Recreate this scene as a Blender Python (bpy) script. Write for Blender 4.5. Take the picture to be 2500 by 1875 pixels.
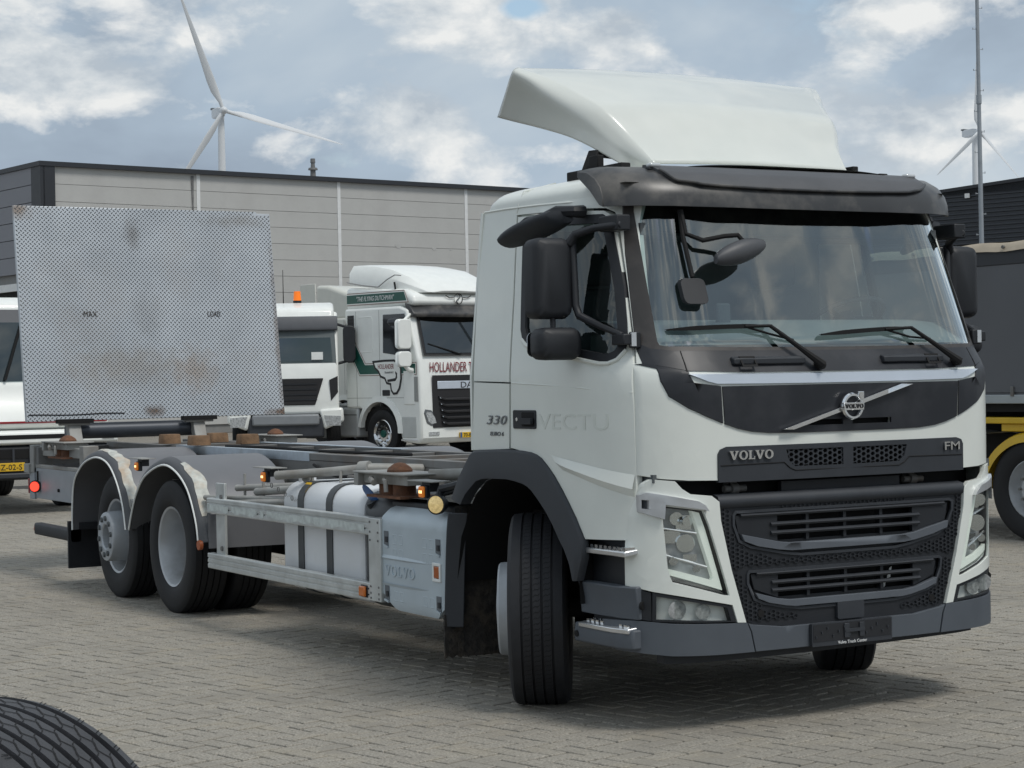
import bpy, bmesh, math, random
import numpy as np
from mathutils import Vector, Matrix
random.seed(7)
R = math.radians
scn = bpy.context.scene
for _o in list(bpy.data.objects): bpy.data.objects.remove(_o)
COL = scn.collection

# ------------------------------------------------------------------ camera
cam = bpy.data.cameras.new("camera"); cam_o = bpy.data.objects.new("camera", cam); COL.objects.link(cam_o)
cam.sensor_fit = 'HORIZONTAL'; cam.sensor_width = 36.0; cam.lens = 36.0 * 4809.2 / 2500.0
cam.clip_start = 0.1; cam.clip_end = 6000
_yaw, _pit, _rol = R(150.47118), R(-0.15641), -0.0200089
_f = Vector((math.cos(_yaw)*math.cos(_pit), math.sin(_yaw)*math.cos(_pit), math.sin(_pit)))
_r = Vector((math.sin(_yaw), -math.cos(_yaw), 0)); _u = _r.cross(_f)
_r2 = _r*math.cos(_rol) + _u*math.sin(_rol); _u2 = _u*math.cos(_rol) - _r*math.sin(_rol)
cam_o.matrix_world = Matrix(((_r2.x, _u2.x, -_f.x, 9.1399), (_r2.y, _u2.y, -_f.y, -6.3495), (_r2.z, _u2.z, -_f.z, 1.7389), (0, 0, 0, 1)))
scn.camera = cam_o

# ------------------------------------------------------------------ world: sky seen through broken cloud
SUN_EL, SUN_AZ = R(58), R(15)           # azimuth of the sun measured from +X towards +Y
world = bpy.data.worlds.new("World"); scn.world = world; world.use_nodes = True
nt = world.node_tree; nt.nodes.clear()
def N(tree, t, **kw):
    n = tree.nodes.new(t)
    for k, v in kw.items(): setattr(n, k, v)
    return n
out = N(nt, 'ShaderNodeOutputWorld'); sky = N(nt, 'ShaderNodeTexSky', sky_type='NISHITA', sun_disc=False)
sky.sun_elevation = SUN_EL; sky.sun_rotation = math.pi/2 - SUN_AZ; sky.air_density = 1.2; sky.dust_density = 1.5
bg_sky = N(nt, 'ShaderNodeBackground'); bg_sky.inputs[1].default_value = 0.115
nt.links.new(sky.outputs[0], bg_sky.inputs[0])
tc = N(nt, 'ShaderNodeTexCoord'); mp = N(nt, 'ShaderNodeMapping'); mp.inputs['Scale'].default_value = (1, 1, 1.9)
nt.links.new(tc.outputs['Generated'], mp.inputs['Vector'])
def wnoise(scale, detail, rough, loc, dist=0.0):
    m = N(nt, 'ShaderNodeMapping'); m.inputs['Location'].default_value = loc
    nt.links.new(mp.outputs[0], m.inputs['Vector'])
    n = N(nt, 'ShaderNodeTexNoise'); n.inputs['Scale'].default_value = scale; n.inputs['Detail'].default_value = detail
    n.inputs['Roughness'].default_value = rough; n.inputs['Distortion'].default_value = dist
    nt.links.new(m.outputs[0], n.inputs['Vector']); return n
def wramp(src, pts):
    r_ = N(nt, 'ShaderNodeValToRGB'); e = r_.color_ramp.elements
    while len(e) < len(pts): e.new(0.5)
    for i, (p, c) in enumerate(pts): e[i].position = p; e[i].color = (*c, 1) if isinstance(c, tuple) else (c, c, c, 1)
    nt.links.new(src, r_.inputs[0]); return r_
W_OFF = (0.35, 1.70, 0.20)
deck = wnoise(3.6, 6, .52, (W_OFF[0]+3.1, W_OFF[1], W_OFF[2]), .3)
deck_c = wramp(deck.outputs[0], [(.36, (.25, .305, .375)), (.50, (.335, .41, .49)), (.62, (.45, .51, .56))])
puff = wnoise(13.0, 9, .58, W_OFF, .15)
CLOUDS = [(-0.9397, 0.3067, 0.2877, 0.0588, 0.09), (-0.9505, 0.2641, 0.3115, 0.0264, 0.08), (-0.8667, 0.4669, 0.3338, 0.0558, 0.1), (-0.8323, 0.527, 0.3266, 0.0323, 0.09), (-0.8864, 0.4447, 0.2442, 0.0382, 0.09), (-0.749, 0.6514, 0.2304, 0.0558, 0.08), (-0.7382, 0.6522, 0.3269, 0.0382, 0.04), (-0.9149, 0.3769, 0.2755, 0.0499, -0.09), (-0.9466, 0.3011, 0.2195, 0.0588, -0.09), (-0.7968, 0.5806, 0.3183, 0.0558, -0.1), (-0.74, 0.6562, 0.2806, 0.0382, -0.06), (-0.9403, 0.2889, 0.3416, 0.0235, -0.06)]
def wbump(last, cx, cy, cz, rad, amp):      # a swelling or a hole in the cloud field at one place of the sky
    d = N(nt, 'ShaderNodeVectorMath', operation='DISTANCE'); nt.links.new(mp.outputs[0], d.inputs[0]); d.inputs[1].default_value = (cx, cy, cz)
    r_ = N(nt, 'ShaderNodeMapRange', interpolation_type='SMOOTHSTEP'); r_.inputs[1].default_value = 0; r_.inputs[2].default_value = rad*1.35; r_.inputs[3].default_value = amp*1.9; r_.inputs[4].default_value = 0
    nt.links.new(d.outputs['Value'], r_.inputs[0]); a = N(nt, 'ShaderNodeMath', operation='ADD'); nt.links.new(r_.outputs[0], a.inputs[0]); nt.links.new(last, a.inputs[1]); return a.outputs[0]
puff_f = puff.outputs[0]
for c_ in CLOUDS: puff_f = wbump(puff_f, *c_)
puff_m = wramp(puff_f, [(.46, 0.0), (.53, .55), (.62, 1.0)])
lit = wnoise(13.0, 9, .58, (W_OFF[0]-.012, W_OFF[1]+.012, W_OFF[2]-.028), .15)
lit2 = N(nt, 'ShaderNodeMath', operation='SUBTRACT'); nt.links.new(puff.outputs[0], lit2.inputs[0]); nt.links.new(lit.outputs[0], lit2.inputs[1])
lit_c = wramp(lit2.outputs[0], [(-.0, (.38, .43, .48)), (.0, (.50, .54, .57)), (.0, (.68, .69, .685))])
for e_, p_ in zip(lit_c.color_ramp.elements, (0.0, .45, 1.0)): e_.position = p_
lm = N(nt, 'ShaderNodeMapRange'); lm.inputs[1].default_value = -.10; lm.inputs[2].default_value = .14; nt.links.new(lit2.outputs[0], lm.inputs[0]); nt.links.new(lm.outputs[0], lit_c.inputs[0])
mixc = N(nt, 'ShaderNodeMixRGB'); nt.links.new(puff_m.outputs[0], mixc.inputs[0])
nt.links.new(deck_c.outputs[0], mixc.inputs[1]); nt.links.new(lit_c.outputs[0], mixc.inputs[2])
bg_cl = N(nt, 'ShaderNodeBackground'); nt.links.new(mixc.outputs[0], bg_cl.inputs[0]); bg_cl.inputs[1].default_value = 1.0
gap = wnoise(5.0, 7, .52, (W_OFF[0]+9, W_OFF[1]+2, W_OFF[2]))
gap_f = wbump(gap.outputs[0], -.8516, .4904, .3519, .022, -.16)
gap_m = wramp(gap_f, [(.30, 0.0), (.38, 1.0)])
mx = N(nt, 'ShaderNodeMixShader'); nt.links.new(gap_m.outputs[0], mx.inputs[0])
nt.links.new(bg_sky.outputs[0], mx.inputs[1]); nt.links.new(bg_cl.outputs[0], mx.inputs[2])
nt.links.new(mx.outputs[0], out.inputs[0])

sl = bpy.data.lights.new("sun", 'SUN'); sl.energy = 1.5; sl.angle = R(16); sl.color = (1, .96, .90)
so = bpy.data.objects.new("sun", sl); COL.objects.link(so)
_sd = Vector((math.cos(SUN_EL)*math.cos(SUN_AZ), math.cos(SUN_EL)*math.sin(SUN_AZ), math.sin(SUN_EL)))
so.rotation_euler = _sd.to_track_quat('Z', 'Y').to_euler(); so.location = (0, 0, 40)
scn.view_settings.view_transform = 'Standard'; scn.view_settings.look = 'None'
scn.view_settings.exposure = 0.30; scn.view_settings.gamma = 1.0; scn.view_settings.use_curve_mapping = False
scn.cycles.max_bounces = 8; scn.cycles.transparent_max_bounces = 16; scn.cycles.glossy_bounces = 4

# ------------------------------------------------------------------ materials
MATS = {}
def mat(name, col, rough=.5, metal=0.0, var=.06, vs=6.0, bump=0.0, bs=60.0, coat=0.0, dirt=None, dirt_amt=0.0, dirt_scale=3.0, emit=None, es=0.0, spec=.5):
    if name in MATS: return MATS[name]
    m = bpy.data.materials.new(name); m.use_nodes = True; t = m.node_tree; b = t.nodes['Principled BSDF']
    b.inputs['Roughness'].default_value = rough; b.inputs['Metallic'].default_value = metal
    b.inputs['Coat Weight'].default_value = coat; b.inputs['Coat Roughness'].default_value = .06; b.inputs['Specular IOR Level'].default_value = spec
    c = N(t, 'ShaderNodeTexCoord'); n = N(t, 'ShaderNodeTexNoise'); n.inputs['Scale'].default_value = vs; n.inputs['Detail'].default_value = 6
    t.links.new(c.outputs['Object'], n.inputs['Vector'])
    r_ = N(t, 'ShaderNodeValToRGB'); e = r_.color_ramp.elements
    e[0].position = .3; e[1].position = .7
    e[0].color = (*[max(0, x*(1-var)) for x in col], 1); e[1].color = (*[min(1, x*(1+var)) for x in col], 1)
    t.links.new(n.outputs[0], r_.inputs[0]); last = r_.outputs[0]
    if dirt:
        d = N(t, 'ShaderNodeTexNoise'); d.inputs['Scale'].default_value = dirt_scale; d.inputs['Detail'].default_value = 8; d.inputs['Roughness'].default_value = .62
        t.links.new(c.outputs['Object'], d.inputs['Vector'])
        dr = N(t, 'ShaderNodeValToRGB'); dr.color_ramp.elements[0].position = .48; dr.color_ramp.elements[1].position = .68
        dr.color_ramp.elements[1].color = (dirt_amt,)*3 + (1,)
        t.links.new(d.outputs[0], dr.inputs[0])
        x = N(t, 'ShaderNodeMixRGB'); t.links.new(dr.outputs[0], x.inputs[0]); t.links.new(last, x.inputs[1]); x.inputs[2].default_value = (*dirt, 1); last = x.outputs[0]
    t.links.new(last, b.inputs['Base Color'])
    rr = N(t, 'ShaderNodeMapRange'); rr.inputs[3].default_value = max(0, rough-.07); rr.inputs[4].default_value = min(1, rough+.07)
    t.links.new(n.outputs[0], rr.inputs[0]); t.links.new(rr.outputs[0], b.inputs['Roughness'])
    if bump:
        q = N(t, 'ShaderNodeTexNoise'); q.inputs['Scale'].default_value = bs; q.inputs['Detail'].default_value = 5
        t.links.new(c.outputs['Object'], q.inputs['Vector'])
        bp = N(t, 'ShaderNodeBump'); bp.inputs['Strength'].default_value = bump; bp.inputs['Distance'].default_value = .02
        t.links.new(q.outputs[0], bp.inputs['Height']); t.links.new(bp.outputs[0], b.inputs['Normal'])
    if emit: b.inputs['Emission Color'].default_value = (*emit, 1); b.inputs['Emission Strength'].default_value = es
    MATS[name] = m; return m
def glass(name, tint, refl=1.0, ior=1.52, rough=0.0):
    if name in MATS: return MATS[name]
    m = bpy.data.materials.new(name); m.use_nodes = True; t = m.node_tree; t.nodes.remove(t.nodes['Principled BSDF'])
    o = t.nodes['Material Output']; a = N(t, 'ShaderNodeBsdfTransparent'); a.inputs[0].default_value = (*tint, 1)
    g = N(t, 'ShaderNodeBsdfGlossy'); g.inputs['Roughness'].default_value = rough; g.inputs[0].default_value = (.95, 1, 1, 1)
    lw = N(t, 'ShaderNodeLayerWeight'); lw.inputs[0].default_value = .5
    pw_ = N(t, 'ShaderNodeMath', operation='POWER'); t.links.new(lw.outputs['Facing'], pw_.inputs[0]); pw_.inputs[1].default_value = 5
    fr = N(t, 'ShaderNodeMath', operation='MULTIPLY_ADD'); t.links.new(pw_.outputs[0], fr.inputs[0]); fr.inputs[1].default_value = .958; fr.inputs[2].default_value = .042
    mu = N(t, 'ShaderNodeMath', operation='MULTIPLY', use_clamp=True); mu.inputs[1].default_value = refl
    t.links.new(fr.outputs[0], mu.inputs[0]); mx_ = N(t, 'ShaderNodeMixShader')
    t.links.new(mu.outputs[0], mx_.inputs[0]); t.links.new(a.outputs[0], mx_.inputs[1]); t.links.new(g.outputs[0], mx_.inputs[2])
    t.links.new(mx_.outputs[0], o.inputs[0]); MATS[name] = m; return m

WHITE = mat('cab_paint', (.75, .78, .735), .32, var=.025, vs=3, coat=.35, dirt=(.42, .42, .39), dirt_amt=.12, dirt_scale=1.6)
WHITE2 = mat('truck_white', (.82, .84, .81), .35, var=.03, coat=.3)
CREAM = mat('cream_paint', (.60, .60, .54), .38, var=.03, coat=.25)
SPOIL = mat('spoiler_paint', (.66, .68, .64), .22, var=.02, coat=.6)
DARK = mat('dark_panel', (.0135, .0155, .0205), .42, var=.15, vs=4, dirt=(.06, .06, .065), dirt_amt=.4, dirt_scale=2)
PLAST = mat('black_plastic', (.0125, .0145, .0185), .55, var=.15, bump=.08, bs=220)
PLAST2 = mat('grey_black_plastic', (.030, .034, .041), .55, var=.12, bump=.06, bs=200)
BUMP = mat('grey_bumper_plastic', (.080, .092, .108), .52, var=.08, vs=4, bump=.05, bs=260)
TRIMG = mat('grille_trim_grey', (.10, .112, .130), .45, var=.06)
VISOR = mat('visor_plastic', (.040, .041, .043), .36, var=.2, vs=3, dirt=(.20, .185, .165), dirt_amt=.55, dirt_scale=3.2)
BLACK = mat('black_void', (.002, .002, .0025), .8)
RUBBER = mat('tyre_rubber', (.0075, .008, .0095), .72, var=.2, vs=9, bump=.06, bs=120)
TREAD = mat('tread_rubber', (.015, .016, .0195), .68, var=.22, vs=14, bump=.05, bs=150)
CHROME = mat('chrome', (.82, .83, .84), .14, 1.0, var=.02)
ALU = mat('aluminium', (.72, .73, .74), .34, .9, var=.06, vs=12)
STRIP = mat('brushed_strip', (.62, .68, .76), .34, .35, var=.03)
RIMW = mat('rim_silver', (.46, .48, .50), .42, .35, var=.14, vs=5, dirt=(.22, .20, .18), dirt_amt=.5)
HUB = mat('hub_silver', (.44, .47, .50), .45, .3, var=.1, dirt=(.20, .19, .18), dirt_amt=.4)
STEEL = mat('frame_steel', (.16, .16, .156), .62, .2, var=.18, vs=3, dirt=(.15, .11, .08), dirt_amt=.6, dirt_scale=4)
ZINC = mat('zinc_strip', (.46, .52, .58), .45, .6, var=.12, vs=9, dirt=(.30, .30, .28), dirt_amt=.5)
PIPE = mat('pipe_grey', (.30, .30, .285), .6, .1, var=.15, vs=5, dirt=(.16, .13, .10), dirt_amt=.6)
RUST = mat('rust', (.155, .070, .038), .9, var=.35, vs=14, bump=.25, bs=70, dirt=(.07, .05, .04), dirt_amt=.7, dirt_scale=9)
RUSTB = mat('rusty_block', (.19, .115, .065), .95, var=.3, vs=12, bump=.3, bs=60)
FENDER = mat('fender_grey', (.155, .158, .168), .45, .15, var=.05, vs=5)
FENDLIP = mat('fender_lip', (.075, .078, .084), .5, var=.12)
TANKW = mat('tank_white', (.72, .74, .76), .38, var=.05, coat=.1, dirt=(.5, .5, .48), dirt_amt=.35)
BATT = mat('battery_cover_grey', (.47, .54, .585), .42, .15, var=.04, bump=.05, bs=300)
GUARD = mat('guard_aluminium', (.56, .58, .57), .42, .45, var=.10, vs=7, dirt=(.42, .43, .41), dirt_amt=.6, dirt_scale=5)
SCUFF = mat('scuffed_aluminium', (.55, .59, .57), .6, .1, var=.18, vs=22)
LENSW = mat('white_edge', (.80, .82, .80), .4)
AMBER = mat('amber_lens', (.62, .16, .02), .25, var=.1, coat=.5)
AMBERL = mat('amber_lit', (.50, .13, .015), .25, emit=(1, .30, .03), es=.18)
REDL = mat('red_lit', (.55, .02, .02), .25, emit=(1, .06, .03), es=1.4)
DRL = mat('light_guide', (.82, .86, .80), .3, var=.03, emit=(.9, 1, .9), es=.10)
BULB = mat('warm_lamp', (.55, .45, .22), .15, var=.5, vs=40, emit=(1, .72, .30), es=.25)
GLASS = glass('windscreen_glass', (.74, .84, .84), 4.6)
SGLASS = glass('side_glass', (.36, .44, .43), 2.0)
LENS = glass('lamp_lens', (.92, .94, .93), 1.2)
MIRG = mat('mirror_glass', (.6, .62, .64), .03, 1.0)
INTER = mat('cab_trim', (.085, .095, .10), .8, var=.1)
INTER2 = mat('cab_trim_light', (.20, .225, .225), .85, var=.1)
BLUE = mat('blue_cap', (.02, .10, .30), .4)
YELLOW = mat('yellow_paint', (.62, .40, .015), .4, var=.06, coat=.2)
GREEN = mat('green_stripe', (.006, .085, .065), .35)
REDT = mat('red_lettering', (.20, .012, .02), .45)
PLATE = mat('plate_yellow', (.68, .42, .02), .45)
INK = mat('black_ink', (.012, .012, .014), .5)
WINK = mat('white_ink', (.75, .76, .76), .5)
GHOST = mat('ghost_lettering', (.67, .70, .65), .4, coat=.2, var=.03)
MUD = mat('mud_on_rubber', (.030, .027, .024), .9, var=.5, vs=18, bump=.6, bs=40, dirt=(.11, .085, .06), dirt_amt=.5, dirt_scale=9)

# ------------------------------------------------------------------ mesh helpers
class MB:
    def __init__(s): s.v = []; s.f = []
    def add(s, v, f):
        o = len(s.v); s.v += [tuple(map(float, p)) for p in v]; s.f += [tuple(i+o for i in q) for q in f]; return s
    def box(s, x0, x1, y0, y1, z0, z1, M=None):
        v = [(x, y, z) for z in (z0, z1) for y in (y0, y1) for x in (x0, x1)]
        if M is not None: v = [tuple(M @ Vector(p)) for p in v]
        return s.add(v, [(0, 2, 3, 1), (4, 5, 7, 6), (0, 1, 5, 4), (2, 6, 7, 3), (0, 4, 6, 2), (1, 3, 7, 5)])
    def beam(s, a, b, w, h, up=(0, 0, 1)):
        a, b = Vector(a), Vector(b); d = (b-a).normalized(); sd = d.cross(Vector(up)); sd = sd.normalized() if sd.length > 1e-5 else Vector((1, 0, 0)); u = sd.cross(d)
        v = [p + sd*(i*w/2) + u*(j*h/2) for p in (a, b) for i, j in ((-1, -1), (1, -1), (1, 1), (-1, 1))]
        return s.add(v, [(3, 2, 1, 0), (4, 5, 6, 7), (0, 1, 5, 4), (1, 2, 6, 5), (2, 3, 7, 6), (3, 0, 4, 7)])
    def loft(s, rings, closed=True, caps=True, wrap=False):
        n = len(rings[0]); v = [p for r_ in rings for p in r_]; f = []
        m = len(rings)
        for i in range(m if wrap else m-1):
            for j in range(n if closed else n-1):
                a, b = i*n+j, i*n+(j+1) % n; c, d = ((i+1) % m)*n+(j+1) % n, ((i+1) % m)*n+j
                f.append((a, b, c, d))
        if caps and closed and not wrap: f.append(tuple(range(n-1, -1, -1))); f.append(tuple((m-1)*n+j for j in range(n)))
        return s.add(v, f)
    def cyl(s, a, b, r0, r1=None, n=20, caps=True):
        return s.tube([a, b], [r0, r0 if r1 is None else r1], n, caps)
    def tube(s, pts, r, n=10, caps=True):
        pts = [Vector(p) for p in pts]; rs = r if isinstance(r, (list, tuple)) else [r]*len(pts); rings = []; ref = None
        for i, p in enumerate(pts):
            d = (pts[min(i+1, len(pts)-1)] - pts[max(i-1, 0)]).normalized()
            if ref is None: ref = Vector((0, 0, 1)) if abs(d.z) < .9 else Vector((1, 0, 0))
            x = d.cross(ref).normalized(); y = x.cross(d); ref = y
            rings.append([p + x*(rs[i]*math.cos(2*math.pi*k/n)) + y*(rs[i]*math.sin(2*math.pi*k/n)) for k in range(n)])
        return s.loft(rings, True, caps)
    def prism(s, poly, ax, a, b):
        def P(p, t): return (t, p[0], p[1]) if ax == 'x' else ((p[0], t, p[1]) if ax == 'y' else (p[0], p[1], t))
        n = len(poly); v = [P(p, a) for p in poly] + [P(p, b) for p in poly]
        f = [tuple(range(n-1, -1, -1)), tuple(range(n, 2*n))] + [(i, (i+1) % n, n+(i+1) % n, n+i) for i in range(n)]
        return s.add(v, f)
    def lathe(s, prof, n=48, M=None, a0=0, a1=2*math.pi):
        # prof: (axial, radius); axis = local Y
        full = abs(a1-a0-2*math.pi) < 1e-6; k = n if full else n+1; rings = []
        for i in range(k):
            t = a0 + (a1-a0)*i/n; rings.append([(r_*math.cos(t), y, r_*math.sin(t)) for y, r_ in prof])
        if M is not None: rings = [[tuple(M @ Vector(p)) for p in q] for q in rings]
        return s.loft(rings, False, False, wrap=full)
    def grid(s, fn, nu, nv):
        v = [fn(i/nu, j/nv) for j in range(nv+1) for i in range(nu+1)]
        return s.add(v, [(j*(nu+1)+i, j*(nu+1)+i+1, (j+1)*(nu+1)+i+1, (j+1)*(nu+1)+i) for j in range(nv) for i in range(nu)])
    def xf(s, M): s.v = [tuple(M @ Vector(p)) for p in s.v]; return s
    def mesh(s, name, m, smooth=35):
        me = bpy.data.meshes.new(name); me.from_pydata(s.v, [], s.f); me.validate(); me.update()
        bm = bmesh.new(); bm.from_mesh(me); bmesh.ops.recalc_face_normals(bm, faces=bm.faces); bm.to_mesh(me); bm.free()
        if smooth:
            me.shade_smooth(); me.set_sharp_from_angle(angle=R(smooth))
        me.materials.append(m); return me
    def build(s, name, m, parent=None, bevel=0, smooth=35, seg=2, sub=0, **tags):
        o = bpy.data.objects.new(name, s.mesh(name, m, smooth)); COL.objects.link(o)
        if parent: o.parent = parent
        if sub: q = o.modifiers.new('subsurf', 'SUBSURF'); q.levels = sub; q.render_levels = sub
        if bevel: q = o.modifiers.new('bevel', 'BEVEL'); q.width = bevel; q.segments = seg; q.limit_method = 'ANGLE'; q.angle_limit = R(40)
        for k, v in tags.items(): o[k] = v
        return o
def empty(name, loc=(0, 0, 0), rz=0, parent=None, **tags):
    o = bpy.data.objects.new(name, None); o.empty_display_size = .2; COL.objects.link(o); o.location = loc; o.rotation_euler = (0, 0, rz)
    if parent: o.parent = parent
    for k, v in tags.items(): o[k] = v
    return o
def poly_fill(outer, holes=(), step=.07):
    bm = bmesh.new()
    for lp in [outer, *holes]:
        vs = [bm.verts.new((p[0], p[1], 0)) for p in lp]
        for i in range(len(vs)): bm.edges.new((vs[i], vs[(i+1) % len(vs)]))
    bmesh.ops.triangle_fill(bm, use_beauty=True, use_dissolve=False, edges=bm.edges[:], normal=(0, 0, 1))
    if step:
        for k in (0, 1):
            lo = min(v.co[k] for v in bm.verts); hi = max(v.co[k] for v in bm.verts)
            i = math.floor(lo/step)+1
            while i*step < hi - 1e-4:
                co = Vector((i*step, 0, 0)) if k == 0 else Vector((0, i*step, 0)); no = Vector((1, 0, 0)) if k == 0 else Vector((0, 1, 0))
                bmesh.ops.bisect_plane(bm, geom=bm.verts[:]+bm.edges[:]+bm.faces[:], plane_co=co, plane_no=no, dist=1e-5); i += 1
    bm.verts.index_update()
    v = [(q.co.x, q.co.y) for q in bm.verts]; f = [tuple(q.index for q in a.verts) for a in bm.faces]
    be = [tuple(q.index for q in e.verts) for e in bm.edges if len(e.link_faces) == 1]
    bm.free(); return v, f, be
def drape(outer, fn, thick, holes=(), step=.07, mb=None):
    """fn(u, v, off) -> xyz; a sheet over the surface with its back `thick` behind it"""
    v, f, be = poly_fill(outer, holes, step); n = len(v); mb = mb or MB()
    vv = [fn(a, b, 0.0) for a, b in v] + ([fn(a, b, -thick) for a, b in v] if thick else [])
    ff = list(f)
    if thick: ff += [tuple(i+n for i in reversed(q)) for q in f] + [(a, b, b+n, a+n) for a, b in be]
    return mb.add(vv, ff)
def rect(u0, u1, v0, v1): return [(u0, v0), (u1, v0), (u1, v1), (u0, v1)]
def rrect(u0, u1, v0, v1, r_=.02, n=4):
    p = []
    for cx, cy, a in ((u1-r_, v1-r_, 0), (u0+r_, v1-r_, 90), (u0+r_, v0+r_, 180), (u1-r_, v0+r_, 270)):
        p += [(cx+r_*math.cos(R(a+90*i/n)), cy+r_*math.sin(R(a+90*i/n))) for i in range(n+1)]
    return p
def inset(poly, d):
    # move a polygon's edges inwards by d (miter join)
    n = len(poly); A = sum(poly[i][0]*poly[(i+1) % n][1]-poly[(i+1) % n][0]*poly[i][1] for i in range(n)); sg = 1 if A > 0 else -1; out_ = []
    for i in range(n):
        p0, p1, p2 = Vector(poly[i-1]), Vector(poly[i]), Vector(poly[(i+1) % n])
        d1, d2 = (p1-p0).normalized(), (p2-p1).normalized(); n1 = Vector((-d1.y, d1.x))*sg; n2 = Vector((-d2.y, d2.x))*sg
        m_ = n1+n2; m_ = m_/max(.35, m_.length_squared/2) if m_.length > 1e-6 else n1
        out_.append(tuple(p1 + m_*d))
    return out_
def crom(pts, n=6, closed=False):
    P = [np.array(p, float) for p in pts]; o = []; m = len(P)
    for i in range(m if closed else m-1):
        a, b, c, d = P[(i-1) % m] if closed or i else P[0], P[i], P[(i+1) % m], P[(i+2) % m] if closed or i+2 < m else P[-1]
        for k in range(n):
            t = k/n; o.append(tuple(.5*((2*b)+(c-a)*t+(2*a-5*b+4*c-d)*t*t+(3*b-a-3*c+d)*t**3)))
    if not closed: o.append(tuple(P[-1]))
    return o
def mirror_y(pts): return [(-p[0], p[1]) for p in reversed(pts)]
_dg = bpy.context.evaluated_depsgraph_get
def text_mesh(s, m, w=None, h=None, depth=.003, shear=0.0, space=1.0):
    """flat lettering in the XY plane, centred, scaled to w x h"""
    c = bpy.data.curves.new('lettering', 'FONT'); c.body = s; c.align_x = 'CENTER'; c.align_y = 'CENTER'; c.extrude = depth/2; c.shear = shear; c.space_character = space; c.resolution_u = 3
    o = bpy.data.objects.new('lettering', c); COL.objects.link(o); bpy.context.view_layer.update()
    me = bpy.data.meshes.new_from_object(o.evaluated_get(_dg())); bpy.data.objects.remove(o); bpy.data.curves.remove(c)
    vs = np.array([v.co[:] for v in me.vertices]); lo, hi = vs.min(0), vs.max(0)
    sx = w/(hi[0]-lo[0]) if w else None; sy = h/(hi[1]-lo[1]) if h else None
    sx = sx or sy; sy = sy or sx
    for v in me.vertices: v.co = ((v.co.x-(lo[0]+hi[0])/2)*sx, (v.co.y-(lo[1]+hi[1])/2)*sy, v.co.z)
    me.materials.clear(); me.materials.append(m); return me
def place_mesh(name, me, M, parent, **tags):
    o = bpy.data.objects.new(name, me); COL.objects.link(o); me.transform(M)
    if parent: o.parent = parent
    for k, v in tags.items(): o[k] = v
    return o
def frame_m(o, x, y):       # matrix whose local X/Y follow the given world directions
    x = Vector(x).normalized(); y = Vector(y); z = x.cross(y).normalized(); y = z.cross(x)
    return Matrix(((x.x, y.x, z.x, o[0]), (x.y, y.y, z.y, o[1]), (x.z, y.z, z.z, o[2]), (0, 0, 0, 1)))
def drape_mesh(me, fn):     # bend lettering laid out in (u, v) onto a surface
    for v in me.vertices: v.co = fn(v.co.x, v.co.y, v.co.z)
SERIF = {   # slab-serif capitals on a 1-high grid: list of closed outlines (outer, holes)
 'V': ([(-.02,1),(.42,1),(.42,.9),(.34,.9),(.53,.32),(.70,.9),(.62,.9),(.62,1),(1.0,1),(1.0,.9),(.93,.9),(.60,0),(.38,0),(.06,.9),(-.02,.9)], []),
 'L': ([(0,1),(.44,1),(.44,.9),(.34,.9),(.34,.1),(.62,.1),(.66,.34),(.76,.34),(.74,0),(0,0),(0,.1),(.1,.1),(.1,.9),(0,.9)], []),
 'O': ([(.5+.5*math.cos(2*math.pi*i/24), .5+.53*math.sin(2*math.pi*i/24)) for i in range(24)], [[(.5+.25*math.cos(2*math.pi*i/20), .5+.40*math.sin(2*math.pi*i/20)) for i in range(20)]]),
}
def serif_word(word, w, h, fn, thick, gap_=.06):
    adv = {'V': 1.0, 'O': 1.0, 'L': .76}; tot = sum(adv[c] for c in word)+gap_*(len(word)-1); mb = MB(); x = 0
    for c in word:
        o_, hs = SERIF[c]; g = lambda p: ((x+p[0]-tot/2)*w/tot, (p[1]-.5)*h)
        drape([g(p) for p in o_], fn, thick, [[g(p) for p in q] for q in hs], 0, mb); x += adv[c]+gap_
    return mb

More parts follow.
